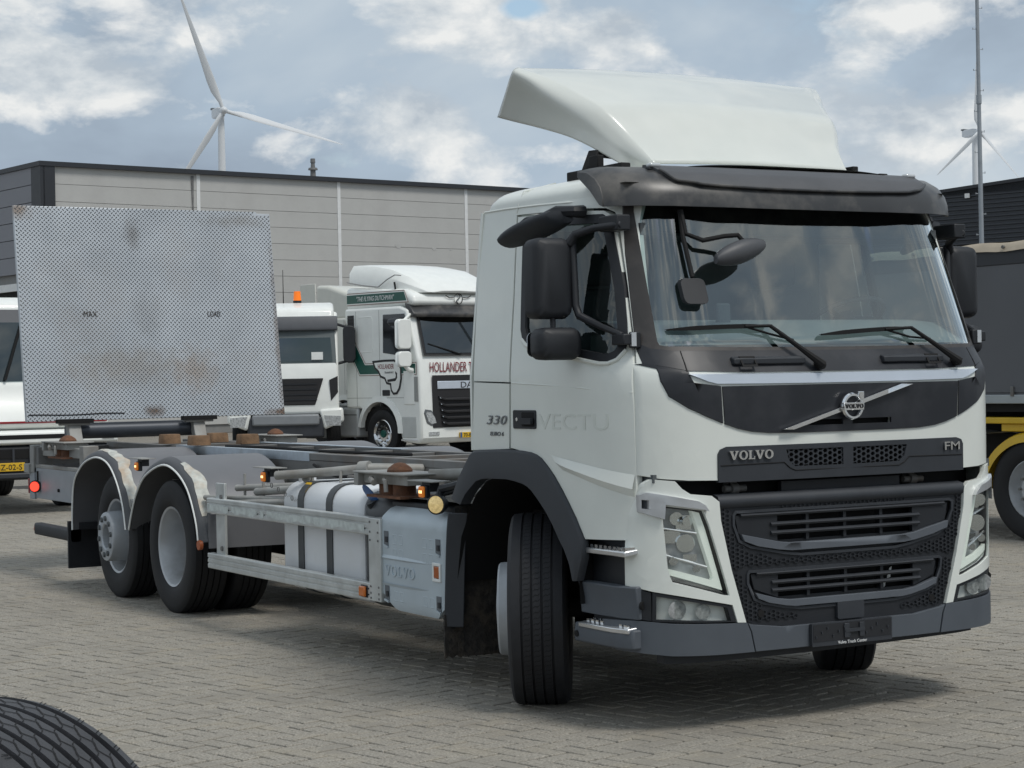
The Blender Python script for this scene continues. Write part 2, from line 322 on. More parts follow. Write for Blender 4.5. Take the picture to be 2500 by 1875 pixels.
# ------------------------------------------------------------------ pavement
ground = MB(); ground.add([(-900, -900, -.012), (900, -900, -.012), (900, 900, -.012), (-900, 900, -.012)], [(0, 1, 2, 3)])
def paving_mat(name, base, joint=None, fine=True):
    m = bpy.data.materials.new(name); m.use_nodes = True; t = m.node_tree; b = t.nodes['Principled BSDF']; b.inputs['Roughness'].default_value = .9
    g = N(t, 'ShaderNodeNewGeometry')
    def nz(sc, det, ro=.55):
        n = N(t, 'ShaderNodeTexNoise'); n.inputs['Scale'].default_value = sc; n.inputs['Detail'].default_value = det; n.inputs['Roughness'].default_value = ro
        t.links.new(g.outputs['Position'], n.inputs['Vector']); return n
    def mixc_(a, bcol, fac):
        x = N(t, 'ShaderNodeMixRGB'); t.links.new(fac, x.inputs[0]); t.links.new(a, x.inputs[1])
        if isinstance(bcol, tuple): x.inputs[2].default_value = (*bcol, 1)
        else: t.links.new(bcol, x.inputs[2])
        return x.outputs[0]
    def ramp(src, p0, p1, c0, c1):
        r_ = N(t, 'ShaderNodeValToRGB'); e = r_.color_ramp.elements; e[0].position = p0; e[1].position = p1; e[0].color = (*c0, 1); e[1].color = (*c1, 1); t.links.new(src, r_.inputs[0]); return r_.outputs[0]
    grain = nz(75, 4, .75); c = ramp(grain.outputs[0], .32, .68, tuple(x*.46 for x in base), tuple(x*1.56 for x in base))
    big = nz(.55, 6, .6); c = mixc_(c, tuple(x*.62 for x in base), ramp(big.outputs[0], .50, .80, (0, 0, 0), (.7, .7, .7)))
    mid = nz(3.2, 5); c = mixc_(c, (base[0]*1.12, base[1]*1.06, base[2]*.93), ramp(mid.outputs[0], .5, .75, (0, 0, 0), (.55, .55, .55)))
    sp = nz(1.7, 7, .68); c = mixc_(c, (.055, .05, .045), ramp(sp.outputs[0], .64, .74, (0, 0, 0), (.65, .65, .65)))
    dr_ = nz(14, 5, .7); c = mixc_(c, tuple(x*.55 for x in base), ramp(dr_.outputs[0], .56, .72, (0, 0, 0), (.6, .6, .6)))
    vor = N(t, 'ShaderNodeTexVoronoi'); vor.inputs['Scale'].default_value = 5.2; t.links.new(g.outputs['Position'], vor.inputs['Vector'])
    hsv = N(t, 'ShaderNodeSeparateColor'); t.links.new(vor.outputs['Color'], hsv.inputs[0])
    c = mixc_(c, tuple(x*.80 for x in base), ramp(hsv.outputs[0], .55, 1.0, (0, 0, 0), (.6, .6, .6)))
    if joint:
        br = N(t, 'ShaderNodeTexBrick'); br.inputs['Scale'].default_value = 1.0; br.inputs['Brick Width'].default_value = .224; br.inputs['Row Height'].default_value = .112; br.inputs['Mortar Size'].default_value = .012
        br.inputs['Color1'].default_value = br.inputs['Color2'].default_value = (0, 0, 0, 1); br.inputs['Mortar'].default_value = (1, 1, 1, 1)
        mp_ = N(t, 'ShaderNodeMapping'); mp_.inputs['Rotation'].default_value = (0, 0, -PAVE_A); t.links.new(g.outputs['Position'], mp_.inputs[0]); t.links.new(mp_.outputs[0], br.inputs['Vector'])
        c = mixc_(c, joint, br.outputs['Color'])
    t.links.new(c, b.inputs['Base Color'])
    bp = N(t, 'ShaderNodeBump'); bp.inputs['Strength'].default_value = .5; bp.inputs['Distance'].default_value = .004; t.links.new(grain.outputs[0], bp.inputs['Height']); t.links.new(bp.outputs[0], b.inputs['Normal'])
    return m
PAVE_A = R(14)
PBASE = (.285, .264, .226)
PAVER = paving_mat('paver_concrete', PBASE); GROUNDM = paving_mat('distant_paving', tuple(x*.93 for x in PBASE), (.09, .08, .07))
SAND = mat('joint_sand', (.034, .030, .025), .95, var=.3, vs=40)
g_o = ground.build('ground', GROUNDM, smooth=0, kind='structure')
# herringbone of 2:1 concrete setts
PW = .112; GAPJ = .012
def paver_mesh(mb, cx, cy, dz, tilt, ang):
    ca, sa = math.cos(ang), math.sin(ang); v = []; L_, w_ = PW-GAPJ/2, PW/2-GAPJ/2
    for ins, z in ((.006, 0.0), (.002, -.0025), (0, -.008), (0, -.045)):
        for x, y in ((-L_+ins, -w_+ins), (L_-ins, -w_+ins), (L_-ins, w_-ins), (-L_+ins, w_-ins)):
            X, Y = cx+x*ca-y*sa, cy+x*sa+y*ca
            v.append((X, Y, z+dz+tilt[0]*x+tilt[1]*y))
    f = [(0, 1, 2, 3)] + [(k*4+(i+1) % 4, k*4+i, (k+1)*4+i, (k+1)*4+(i+1) % 4) for k in (0, 1, 2) for i in range(4)]
    return mb.add(v, f)
def in_view(x, y, z=0.0):
    d_ = Vector((x, y, z))-Vector((9.1399, -6.3495, 1.7389)); D = d_.dot(_f); return D, d_.dot(_r2)/D, d_.dot(_u2)/D
pv = []
_ca, _sa = math.cos(PAVE_A), math.sin(PAVE_A)
for a_ in range(-330, 331):
    for b_ in range(-130, 131):
        ou, ov = (a_+2*b_)*PW, (a_-2*b_)*PW
        for k, (du, dv) in enumerate(((PW, PW/2), (PW/2, 2*PW))):
            u_, w_ = ou+du, ov+dv; X, Y = -4+u_*_ca-w_*_sa, 2+u_*_sa+w_*_ca
            D, a, b = in_view(X, Y)
            if D < 5.5 or D > 34: continue
            if abs(a) > .275+.5/D or b < -.235: continue
            pv.append((D, X, Y, abs(a) < .262 and b > -.196 and not (abs(Y) < 1.2 and -9 < X < 1.2), k))
pv.sort()
PAVEROOT = empty('paving', (0, 0, 0), kind='structure')
sand = MB(); sand.add([(-26, -14, -.010), (8, -14, -.010), (8, 24, -.010), (-26, 24, -.010)], [(0, 1, 2, 3)])
near_n = 0; rest = MB(); RP = random.Random(3)
p_master = None
for D, X, Y, vis, k in pv:
    ang = PAVE_A+(math.pi/2 if k else 0)
    dz, tilt = RP.uniform(-.002, .002), (RP.uniform(-.014, .014), RP.uniform(-.02, .02))
    if vis and near_n < 300:
        if p_master is None:
            p_master = paver_mesh(MB(), 0, 0, 0, (0, 0), 0).mesh('paver', PAVER, 30)
        o = bpy.data.objects.new('paver', p_master); COL.objects.link(o); o.parent = PAVEROOT; o.location = (X, Y, dz)
        o.rotation_euler = (tilt[1], -tilt[0], ang); near_n += 1
    elif D < 16 or (D < 34 and True):
        paver_mesh(rest, X, Y, dz, tilt, ang)
rest.build('paver_field', PAVER, PAVEROOT, smooth=30, kind='stuff')
sand.build('joint_bed', SAND, PAVEROOT, smooth=0)

# ================================================================== the white chassis truck
# truck frame: +X forward, +Y to its left, Z up, origin on the ground under the front axle
_K = [(0,0),(.4,.005),(.78,.022),(.9,.045),(.98,.08),(1.04,.12),(1.08,.16),(1.12,.215),(1.16,.30),(1.195,.45),(1.22,.75),(1.235,1.1),(1.24,1.75)]
_yy = np.linspace(0, 1.24, 500); _dd = np.interp(_yy, [k[0] for k in _K], [k[1] for k in _K])
for _ in range(2):
    _p = np.pad(_dd, 4, 'edge'); _p[:4] = _dd[4:0:-1]; _p[-4:] = 2*_dd[-1]-_dd[-2:-6:-1]; _dd = np.convolve(_p, np.ones(9)/9, 'valid')
_dd -= _dd[0]
_X0 = [(0,1.335),(1.2,1.340),(1.68,1.345),(1.74,1.338),(1.79,1.31),(1.85,1.27),(1.884,1.253),(2.55,1.025),(2.7,.97)]
def cx0(z): return float(np.interp(z, [k[0] for k in _X0], [k[1] for k in _X0]))
def cw(z): return 1-.075*min(max((z-1.75)/.85, 0), 1.2)**1.15
def F(y, z): return cx0(z)-float(np.interp(abs(y)/cw(z), _yy, _dd))
def S(x, z): return cw(z)*float(np.interp(cx0(z)-x, _dd, _yy))
def front(off=0): return lambda y, z, o: (F(y, z)+off+o, y, z)
def sidef(sg, off=0): return lambda x, z, o: (x, sg*(S(x, z)+off+o), z)
T = empty('swap_body_truck', (0, 0, 0), label='large white chassis truck in front with upright tread plate at its rear', category='truck')
def both(fn): fn(-1); fn(1)

# ---- cab shell
def cab_side(sg):
    lower = [(-.335,1.353),(.060,1.368),(.066,1.50),(.076,1.712),(-.303,1.722)]
    upper = [(-.303,1.730),(.077,1.720),(.060,2.15),(.020,2.606),(.301,2.601),(.62,2.594),(.77,2.584),(.83,2.56),(.86,2.50),(.90,2.37),(.972,2.178),(1.075,1.884),(1.118,1.78),(1.15,1.70),(1.155,1.86),(.95,2.5),(.91,2.65),(-.335,2.65),(-.335,2.60),(-.329,2.295)]
    upper = [(-.303,1.730),(.077,1.720),(.060,2.15),(.018,2.610),(.301,2.603),(.62,2.596),(.772,2.586),(.825,2.562),(.860,2.495),(.974,2.18),(1.072,1.884),(1.112,1.79),(1.16,1.79),(1.11,1.93),(.935,2.48),(.905,2.65),(-.335,2.65),(-.336,2.295)]
    m = drape(lower, sidef(sg), .03, step=.06); drape(upper, sidef(sg), .03, step=.06, mb=m)
    m.build('cab_side_panel', WHITE, T, bevel=.003)
    g = MB(); g.tube([(x, sg*(S(x, z)+.001), z) for x, z in [(-.33,2.652),(-.1,2.652),(.2,2.646),(.5,2.636),(.80,2.622)]], .006, 8).build('roof_gutter', WHITE, T)
both(cab_side)
def roof_pt(u, v):
    x = -.335 + 1.24*v; h = math.sin(min(1, v/.10)*math.pi/2)**.6 if v < .10 else 1.0
    w0 = S(min(x, .9), 2.65); t = (u*2-1)*math.pi/2; c, s_ = math.sin(t), math.cos(t)
    y = w0*math.copysign(abs(c)**.55, c); z = 2.65 + (.145*h)*abs(s_)**.62 + .02*h*(1-c*c)
    return (x+(.05*(1-h)), y, z)
MB().grid(roof_pt, 48, 24).build('cab_roof', WHITE, T, smooth=60)
drape([(-1.15,1.32),(1.15,1.32),(1.235,1.353),(1.235,1.75),(1.16,2.50),(1.145,2.65),(-1.145,2.65),(-1.16,2.50),(-1.235,1.75),(-1.235,1.353)], lambda y, z, o: (-.336+.0+o, y, z), .02, step=.3).build('cab_rear_wall', WHITE, T)
for sg in (-1, 1): MB().tube([(.02, sg*(S(.02, 2.62)+.001), 2.62), (.03, sg*(S(.03, 2.66)+.002), 2.66), (.035, sg*(S(.02, 2.65)-.03), 2.735), (.04, sg*.9, 2.785)], .004, 6).build('roof_seam', WHITE, T)

WIN = [(.15,2.545),(.145,2.428),(.196,2.003),(.215,1.965),(.25,1.942),(.293,1.929),(.45,1.902),(.79,1.854),(.90,1.838),(.95,1.838),(.985,1.85),(1.006,1.879),(1.004,1.92),(.984,1.995),(.928,2.18),(.814,2.457),(.790,2.505),(.755,2.527),(.49,2.537),(.19,2.552)]
DOOR = [(.082,1.374),(.086,1.50),(.094,1.714),(.075,2.15),(.034,2.598),(.301,2.590),(.62,2.583),(.765,2.573),(.805,2.552),(.842,2.492),(.958,2.178),(1.058,1.884),(1.098,1.785),(1.113,1.60),(1.117,1.246),(1.116,1.20),(1.079,.941),(.766,.932),(.697,1.035),(.580,1.170),(.432,1.296),(.30,1.346)]
def door(sg):
    d = drape(DOOR, sidef(sg), .035, [inset(WIN, -.028)], .05).build('door', WHITE, T, bevel=.004)
    drape(inset(WIN, -.030), sidef(sg, .004), .03, [inset(WIN, .016)], .05).build('window_seal', PLAST, d, bevel=.003)
    MB().add([(x, sg*(S(x, z)-.012), z) for x, z in WIN], [tuple(range(len(WIN)))])
    drape(WIN, sidef(sg, -.010), 0, step=.08).build('window', SGLASS, d, smooth=60)
    lp = inset(WIN, -.034)
    MB().tube([(x, sg*(S(x, z)+.003), z) for x, z in lp[3:12]], .011, 8).build('window_ledge', WHITE, d)
    # sculpted step low on the door
    w = MB(); xs_ = np.linspace(0, 1, 15); rg_ = []
    for t in xs_:
        xk, zk = .475+.637*t, 1.345-.085*t; xl, zl = .515+.597*t, 1.309-.118*t; xq, zq = .585+.523*t, 1.272-.12*t; o_ = .016*min(1, t*6)
        rg_.append([(xk, sg*(S(xk, zk)+.0015), zk), (xl, sg*(S(xl, zl)+.002+o_), zl), (xq, sg*(S(xq, zq)+.0015), zq)])
    w.loft(rg_, False, False)
    w.build('door_crease', WHITE, d, smooth=25)
    hb = rrect(.116, .345, 1.476, 1.573, .012)
    h = drape(hb, sidef(sg, .006), .02, step=0).build('handle_surround', PLAST, d, bevel=.003)
    drape(rrect(.205,.332,1.487,1.562,.008), sidef(sg, .0068), .004, step=0).build('handle_recess', BLACK, d)
    drape(rrect(.205,.330,1.500,1.532,.006), sidef(sg, .030), .018, step=0).build('handle', PLAST, d, bevel=.004)
    MB().cyl((.160, sg*(S(.16,1.525)+.004), 1.525), (.160, sg*(S(.16,1.525)+.010), 1.525), .010).build('lock', CHROME, d)
    if sg < 0:
        me = text_mesh('VECTU', GHOST, .60, .080, .0012); drape_mesh(me, lambda a, b, o: sidef(sg, .0012)(.665+a, 1.516+b, o)); place_mesh('ghost_lettering', me, Matrix(), d)
    s2 = MB(); s2.tube([(x, sg*(S(x, z)+.0005), z) for x, z in ((.10,1.716),(.4,1.704),(.8,1.682),(1.11,1.660))], .0035, 6); s2.build('waist_line', WHITE, d)
both(door)
me = text_mesh('330', mat('badge_grey', (.22,.23,.24), .3, .8), .215, .048, .006, shear=.25, space=1.05); drape_mesh(me, lambda a, b, o: sidef(-1, .004)(-.056+a, 1.520+b, o)); place_mesh('power_badge', me, Matrix(), T)
me = text_mesh('EURO 6', mat('badge_grey', (.22,.23,.24)), .140, .022, .004, shear=.2); drape_mesh(me, lambda a, b, o: sidef(-1, .003)(-.06+a, 1.446+b, o)); place_mesh('emission_badge', me, Matrix(), T)

# ---- front panels
FP = [(-1.121,1.258),(-1.046,1.240),(-.93,1.229),(-.781,1.225),(.781,1.225),(.93,1.229),(1.046,1.240),(1.121,1.258),(1.119,1.60),(1.115,1.80),(-1.115,1.80),(-1.119,1.60)]
drape(FP, front(0), .03, [rect(-.40,.40,1.265,1.372), rect(-.255,.295,1.468,1.515)], .05).build('front_panel', WHITE, T, bevel=.004)
dl = [(-1.110,1.797),(-1.045,1.772),(-1.040,1.711),(-1.010,1.635),(-.926,1.577),(-.835,1.534),(-.751,1.5005)]
dl2 = [(-.741,1.4975),(-.665,1.473),(-.585,1.456),(-.476,1.446),(-.297,1.443)]
side_panel = dl + [(-.761,1.683),(-.90,1.702),(-.918,1.742),(-.916,1.757),(-1.08,1.800)]
for q in (side_panel, mirror_y(side_panel)): drape(q, front(.007), .012, step=.05).build('dark_side_panel', DARK, T, bevel=.003)
lid = dl2 + mirror_y(dl2) + [(.753,1.681),(-.753,1.681)]
lid_o = drape(lid, front(.008), .014, [rect(-.245,.284,1.478,1.505)], .05).build('maintenance_lid', DARK, T, bevel=.003)
drape(rect(-.27,.31,1.46,1.522), front(-.05), 0, step=0).build('air_slot', BLACK, lid_o)
for z in (1.494,): drape(rect(-.03,.03,1.478,1.505), front(.007), .012, step=0).build('slot_post', DARK, lid_o)
cs = MB(); rg_ = []
for y in np.linspace(-.922, .922, 41):
    k = abs(y); zt_ = 1.741+.004*(k/.92)**2; zb_ = 1.685+.0055*(k/.8)**2 if k < .80 else 1.6905+(k-.80)/.122*.048
    rg_.append([(F(y, 1.735)-.004, y, zb_), (F(y, 1.735)+.016, y, zb_+.004), (F(y, 1.735)+.013, y, zt_-.005), (F(y, 1.735)-.006, y, zt_)])
cs.loft(rg_); cs.build('chrome_strip', STRIP, T, smooth=30)
cowl = [(-1.085,1.80),(-1.04,1.789),(-.916,1.760),(-.6,1.748),(0,1.747),(.6,1.748),(.916,1.760),(1.04,1.789),(1.085,1.80),(1.085,1.905),(1.04,1.872),(.95,1.859),(.6,1.855),(0,1.853),(-.6,1.855),(-.95,1.859),(-1.04,1.872),(-1.085,1.905)]
drape(cowl, front(.007), .02, step=.05).build('wiper_cowl', DARK, T, bevel=.003)
for sg in (-1, 1):
    g = MB(); g.tube([(F(sg*.924, z)+.007, sg*(.924-.002*(i)), z) for i, z in enumerate((1.756,1.79,1.83,1.856))], .0035, 6); g.build('cowl_seam', BLACK, T)
for y0, y1 in ((-.672,-.245), (.258,.668)):
    hm = MB(); zc = 1.803
    sec = lambda y, w_: [(F(y, zc)+.004, y, zc-.021), (F(y, zc)+.034, y, zc-.016*w_), (F(y, zc)+.036, y, zc+.012*w_), (F(y, zc-.0)+.0, y, zc+.022)]
    hm.loft([sec(y0+(y1-y0)*t, w_) for t, w_ in ((0,.7),(.03,1),(.24,1),(.27,.9),(.5,1.0),(.97,1),(1,.7))]); hm.build('grab_handle', PLAST2, T, bevel=.004)
    k0 = y0+.035 if y0 < 0 else y1-.125
    fr_ = MB(); fn = front(.040); drape(rect(k0,k0+.09,1.775,1.826), fn, .006, [rect(k0+.01,k0+.08,1.785,1.817)], 0, fr_); fr_.build('latch_frame', BLACK, T)
# diagonal bar and round iron mark
bar = [(-.418,1.462),(-.356,1.460),(.413,1.6715),(.335,1.6735)]
drape(bar, front(.034), .022, step=.08).build('diagonal_bar', CHROME, T, bevel=.008, seg=3)
ring = MB(); cyy, czz = 0.0, 1.567
def ringpt(a, r_, o): return (F(cyy, czz)+o, cyy+r_*math.cos(a), czz+r_*math.sin(a))
prof = [(.066,.030),(.068,.045),(.062,.056),(.052,.056),(.047,.045),(.047,.030)]
ring.loft([[ringpt(2*math.pi*i/48, r_, o) for r_, o in prof] for i in range(48)], True, False, wrap=True)
emb = ring.build('round_emblem', CHROME, T)
drape(rect(-.066,.066,1.548,1.586), front(.060), .016, step=0).build('emblem_bar', CHROME, emb, bevel=.003)
serif_word('VOLVO', .115, .021, lambda a, b, o: (F(0,1.567)+.0625+o, a, 1.567+b), .003).build('lettering', INK, emb, smooth=0)
drape([(.036,1.612),(.050,1.598),(.066,1.604),(.066,1.640),(.030,1.640)], front(.058), .012, step=0).build('emblem_arrow', CHROME, emb, bevel=.002)
drape([(ringpt(2*math.pi*i/32,.046,0)[1], ringpt(2*math.pi*i/32,.046,0)[2]) for i in range(32)], lambda y, z, o: (F(0,1.567)+.028+o, y, z), .004, step=0).build('emblem_back', DARK, emb)
# nameplate panel with mesh
fmo = [(-.783,1.215),(-.783,1.352),(-.770,1.374),(-.735,1.387),(.735,1.387),(.770,1.376),(.783,1.352),(.783,1.215)]
mesh_l = [(-.386,1.362),(-.032,1.362),(-.032,1.276),(-.335,1.278),(-.368,1.305)]; mesh_r = mirror_y(mesh_l)
fm = drape(fmo, front(.008), .022, [mesh_l, mesh_r], .06).build('name_panel', PLAST2, T, bevel=.005)
drape(rect(-.42,.42,1.255,1.38), front(-.06), 0, step=0).build('mesh_backing', BLACK, fm)
def honey(mb, poly, fn, pw=.040, ph=.018, rib=.006, th=.004, solid=False):
    """stretched hexagon net (or raised hexagon pads) over a polygon"""
    def inside(p):
        c = False
        for i in range(len(poly)):
            a, b = poly[i], poly[i-1]
            if (a[1] > p[1]) != (b[1] > p[1]) and p[0] < (b[0]-a[0])*(p[1]-a[1])/(b[1]-a[1])+a[0]: c = not c
        return c
    us, vs = [p[0] for p in poly], [p[1] for p in poly]; j = 0; v = min(vs)
    while v < max(vs):
        u = min(us) + (pw*.75 if j % 2 else 0)
        while u < max(us):
            hexa = [(u+pw/2*c, v+ph*s_) for c, s_ in ((1,0),(.5,.5),(-.5,.5),(-1,0),(-.5,-.5),(.5,-.5))]
            if inside((u, v)) and sum(inside(q) for q in hexa) >= 5:
                inn = [(u+(q[0]-u)*(1-rib/pw*2), v+(q[1]-v)*(1-rib/ph*1.1)) for q in hexa]
                if solid:
                    n = 6; vv = [fn(*q, 0) for q in inn]+[fn(*q, -th) for q in hexa]
                    mb.add(vv, [tuple(range(6))]+[(i, (i+1) % 6, 6+(i+1) % 6, 6+i) for i in range(6)])
                else:
                    vv = [fn(*q, 0) for q in hexa]+[fn(*q, 0) for q in inn]+[fn(*q, -th) for q in inn]
                    mb.add(vv, [(i, (i+1) % 6, 6+(i+1) % 6, 6+i) for i in range(6)]+[(6+i, 6+(i+1) % 6, 12+(i+1) % 6, 12+i) for i in range(6)])
            u += pw*1.5
        v += ph*.5; j += 1
    return mb
for q in (mesh_l, mesh_r):
    hb_ = MB(); grow = inset(q, -.018); honey(hb_, grow, front(.002), .040, .026, .006, .008); hb_.build('honeycomb_mesh', PLAST2, fm, smooth=0, kind='stuff')
serif_word('VOLVO', .255, .043, lambda a, b, o: front(.020)(-.598+a, 1.344+b, o), .012).build('lettering', CHROME, fm, smooth=0)
me = text_mesh('FM', CHROME, .104, .042, .010, space=.95); drape_mesh(me, lambda a, b, o: front(.016)(.694+a, 1.345+b, o)); place_mesh('model_badge', me, Matrix(), fm)
g = MB(); g.tube([front(.009)(y, z, 0) for y, z in ((-.77,1.296),(-.40,1.300),(-.365,1.272),(-.33,1.258),(.33,1.258),(.365,1.272),(.40,1.300),(.77,1.296))], .003, 6); g.build('panel_groove', BLACK, fm)
# black gap with hinges behind
drape(rect(-1.08,1.08,1.02,1.32), front(-.16), .02, step=.08).build('front_cavity', BLACK, T)
drape(rect(-.36,.40,1.13,1.20), front(-.07), .03, step=.1).build('crossbeam', PLAST, T)
for y in (-.62, .52):
    h = MB(); h.cyl((1.22,y-.06,1.175),(1.22,y+.07,1.175),.017); h.cyl((1.22,y-.02,1.175),(1.22,y+.02,1.175),.028); h.box(1.14,1.22,y-.02,y+.02,1.15,1.24); h.build('lid_hinge', STEEL, T)
# ---- lower grille
GO = [(-.781,1.150),(.781,1.150),(.793,1.119),(.790,1.037),(.760,.923),(.722,.776),(.640,.523),(.570,.505),(.490,.495),(.25,.484),(-.25,.484),(-.490,.495),(-.570,.505),(-.640,.523),(-.722,.776),(-.760,.923),(-.790,1.037),(-.793,1.119)]
UR = [(-.700,1.052),(-.685,1.073),(.685,1.073),(.716,1.060),(.714,1.010),(.668,.918),(.600,.885),(.40,.845),(.30,.832),(-.30,.832),(-.40,.845),(-.600,.885),(-.668,.918),(-.70,1.0)]
LR = [(-.622,.762),(-.610,.778),(.610,.778),(.632,.765),(.624,.715),(.585,.628),(.530,.605),(.40,.578),(.30,.566),(-.30,.566),(-.40,.578),(-.530,.605),(-.585,.628),(-.624,.715)]
gr = drape(GO, front(-.010), .03, [UR, LR], .07).build('lower_grille', PLAST, T, bevel=.004)
gt = MB(); gt.loft([[(F(y,1.12)+o-.01, y, z) for o, z in ((.0,1.085),(.018,1.098),(.022,1.122),(.012,1.146),(-.03,1.156))] for y in np.linspace(-.786,.786,24)], False, False); gt.build('grille_top_roll', PLAST2, gr, smooth=60)
drape(rect(-.80,.80,.48,1.15), front(-.10), .01, step=.1).build('radiator', BLACK, gr)
for rc, (zt, zb, tr) in ((UR, (1.040,.915,[(-.656,.957),(-.52,.928),(-.434,.910),(-.36,.902),(.36,.902),(.434,.910),(.52,.928),(.668,.957),(.662,.922),(.56,.893),(.434,.870),(.36,.862),(-.36,.862),(-.434,.870),(-.56,.893),(-.640,.922)])),
                         (LR, (.750,.635,[(-.582,.667),(-.438,.629),(-.36,.620),(.36,.620),(.438,.629),(.582,.667),(.576,.636),(.50,.612),(.40,.592),(.34,.585),(-.34,.585),(-.40,.592),(-.50,.612),(-.562,.636)]))):
    lip = drape(rc, front(-.002), .012, [inset(rc, .014)], .08).build('recess_lip', PLAST2, gr, bevel=.003)
    hb2 = inset(rc, .010)
    top_z = max(p[1] for p in rc); low_z = min(p[1] for p in rc)
    flr = [p for p in inset(rc, .012)]
    ys0 = .432
    drape(flr, front(-.030), .006, [rect(-ys0, ys0, zb, zt-.003)], .08).build('recess_floor', PLAST, gr)
    bw = max(p[0] for p in tr)-.006
    for sg in (-1, 1):
        blk = [(sg*ys0, zb-.005), (sg*bw, zb+.045), (sg*(bw+.018), zt+.008), (sg*ys0, zt+.012)]
        if sg < 0: blk = blk[::-1]
        drape(blk, front(-.012), .02, step=.07).build('grille_block', PLAST, gr, bevel=.004)
    drape(tr, front(.008), .03, step=.06).build('grille_trim', TRIMG, gr, bevel=.006)
    for k, z in enumerate((zt+.006, zt-(zt-zb)*.36, zt-(zt-zb)*.70)):
        w_ = .475 if k else bw-.01
        sl_ = MB(); sl_.loft([[(F(y, z)-.028, y, z-.004), (F(y, z)-.002, y, z-.007), (F(y, z)+.004, y, z+.002), (F(y, z)-.006, y, z+.011), (F(y, z)-.028, y, z+.012)] for y in np.linspace(-w_, w_, 14)]); sl_.build('grille_slat', PLAST2, gr, smooth=40)
    for y in (-.247, -.013, .224):
        MB().box(F(y, zt)-.05, F(y, zt)-.014, y-.009, y+.009, zb-.003, zt+.003).build('grille_post', PLAST, gr)
HON = [[(-.772,1.10),(-.712,1.085),(-.71,1.02),(-.675,.915),(-.60,.875),(-.43,.835),(.43,.835),(.60,.875),(.675,.915),(.71,1.02),(.728,1.085),(.77,1.10),(.785,1.03),(.755,.92),(.715,.776),(.655,.79),(-.655,.79),(-.715,.776),(-.755,.92),(-.785,1.03)],
       [(-.715,.77),(-.64,.77),(-.60,.63),(-.49,.58),(-.30,.545),(-.36,.515),(-.60,.52),(-.635,.54)], [(.715,.77),(.64,.77),(.60,.63),(.49,.58),(.30,.545),(.36,.515),(.60,.52),(.635,.54)],
       [(-.42,1.098),(.42,1.098),(.42,1.072),(-.42,1.072)]]
hm_ = MB()
for q in HON: honey(hm_, q, front(-.003), .036, .021, .0055, .006)
hm_.build('honeycomb_net', PLAST, gr, smooth=0, kind='stuff')
drape(rrect(-.085,.085,.500,.588,.012), front(.010), .03, step=0).build('towing_cover', PLAST2, gr, bevel=.006)
for y in (-.545, .549): MB().cyl((F(y,.562)-.02, y, .562), (F(y,.562)+.001, y, .562), .019).build('screw_hole', BLACK, gr)
# pale tape showing through the lower grille
drape([(.245,.628),(.285,.632),(.295,.662),(.262,.655)], front(-.065), .003, step=0).build('torn_label', LENSW, gr)
drape([(.300,.672),(.322,.678),(.335,.735),(.318,.725)], front(-.065), .003, step=0).build('torn_label', LENSW, gr)
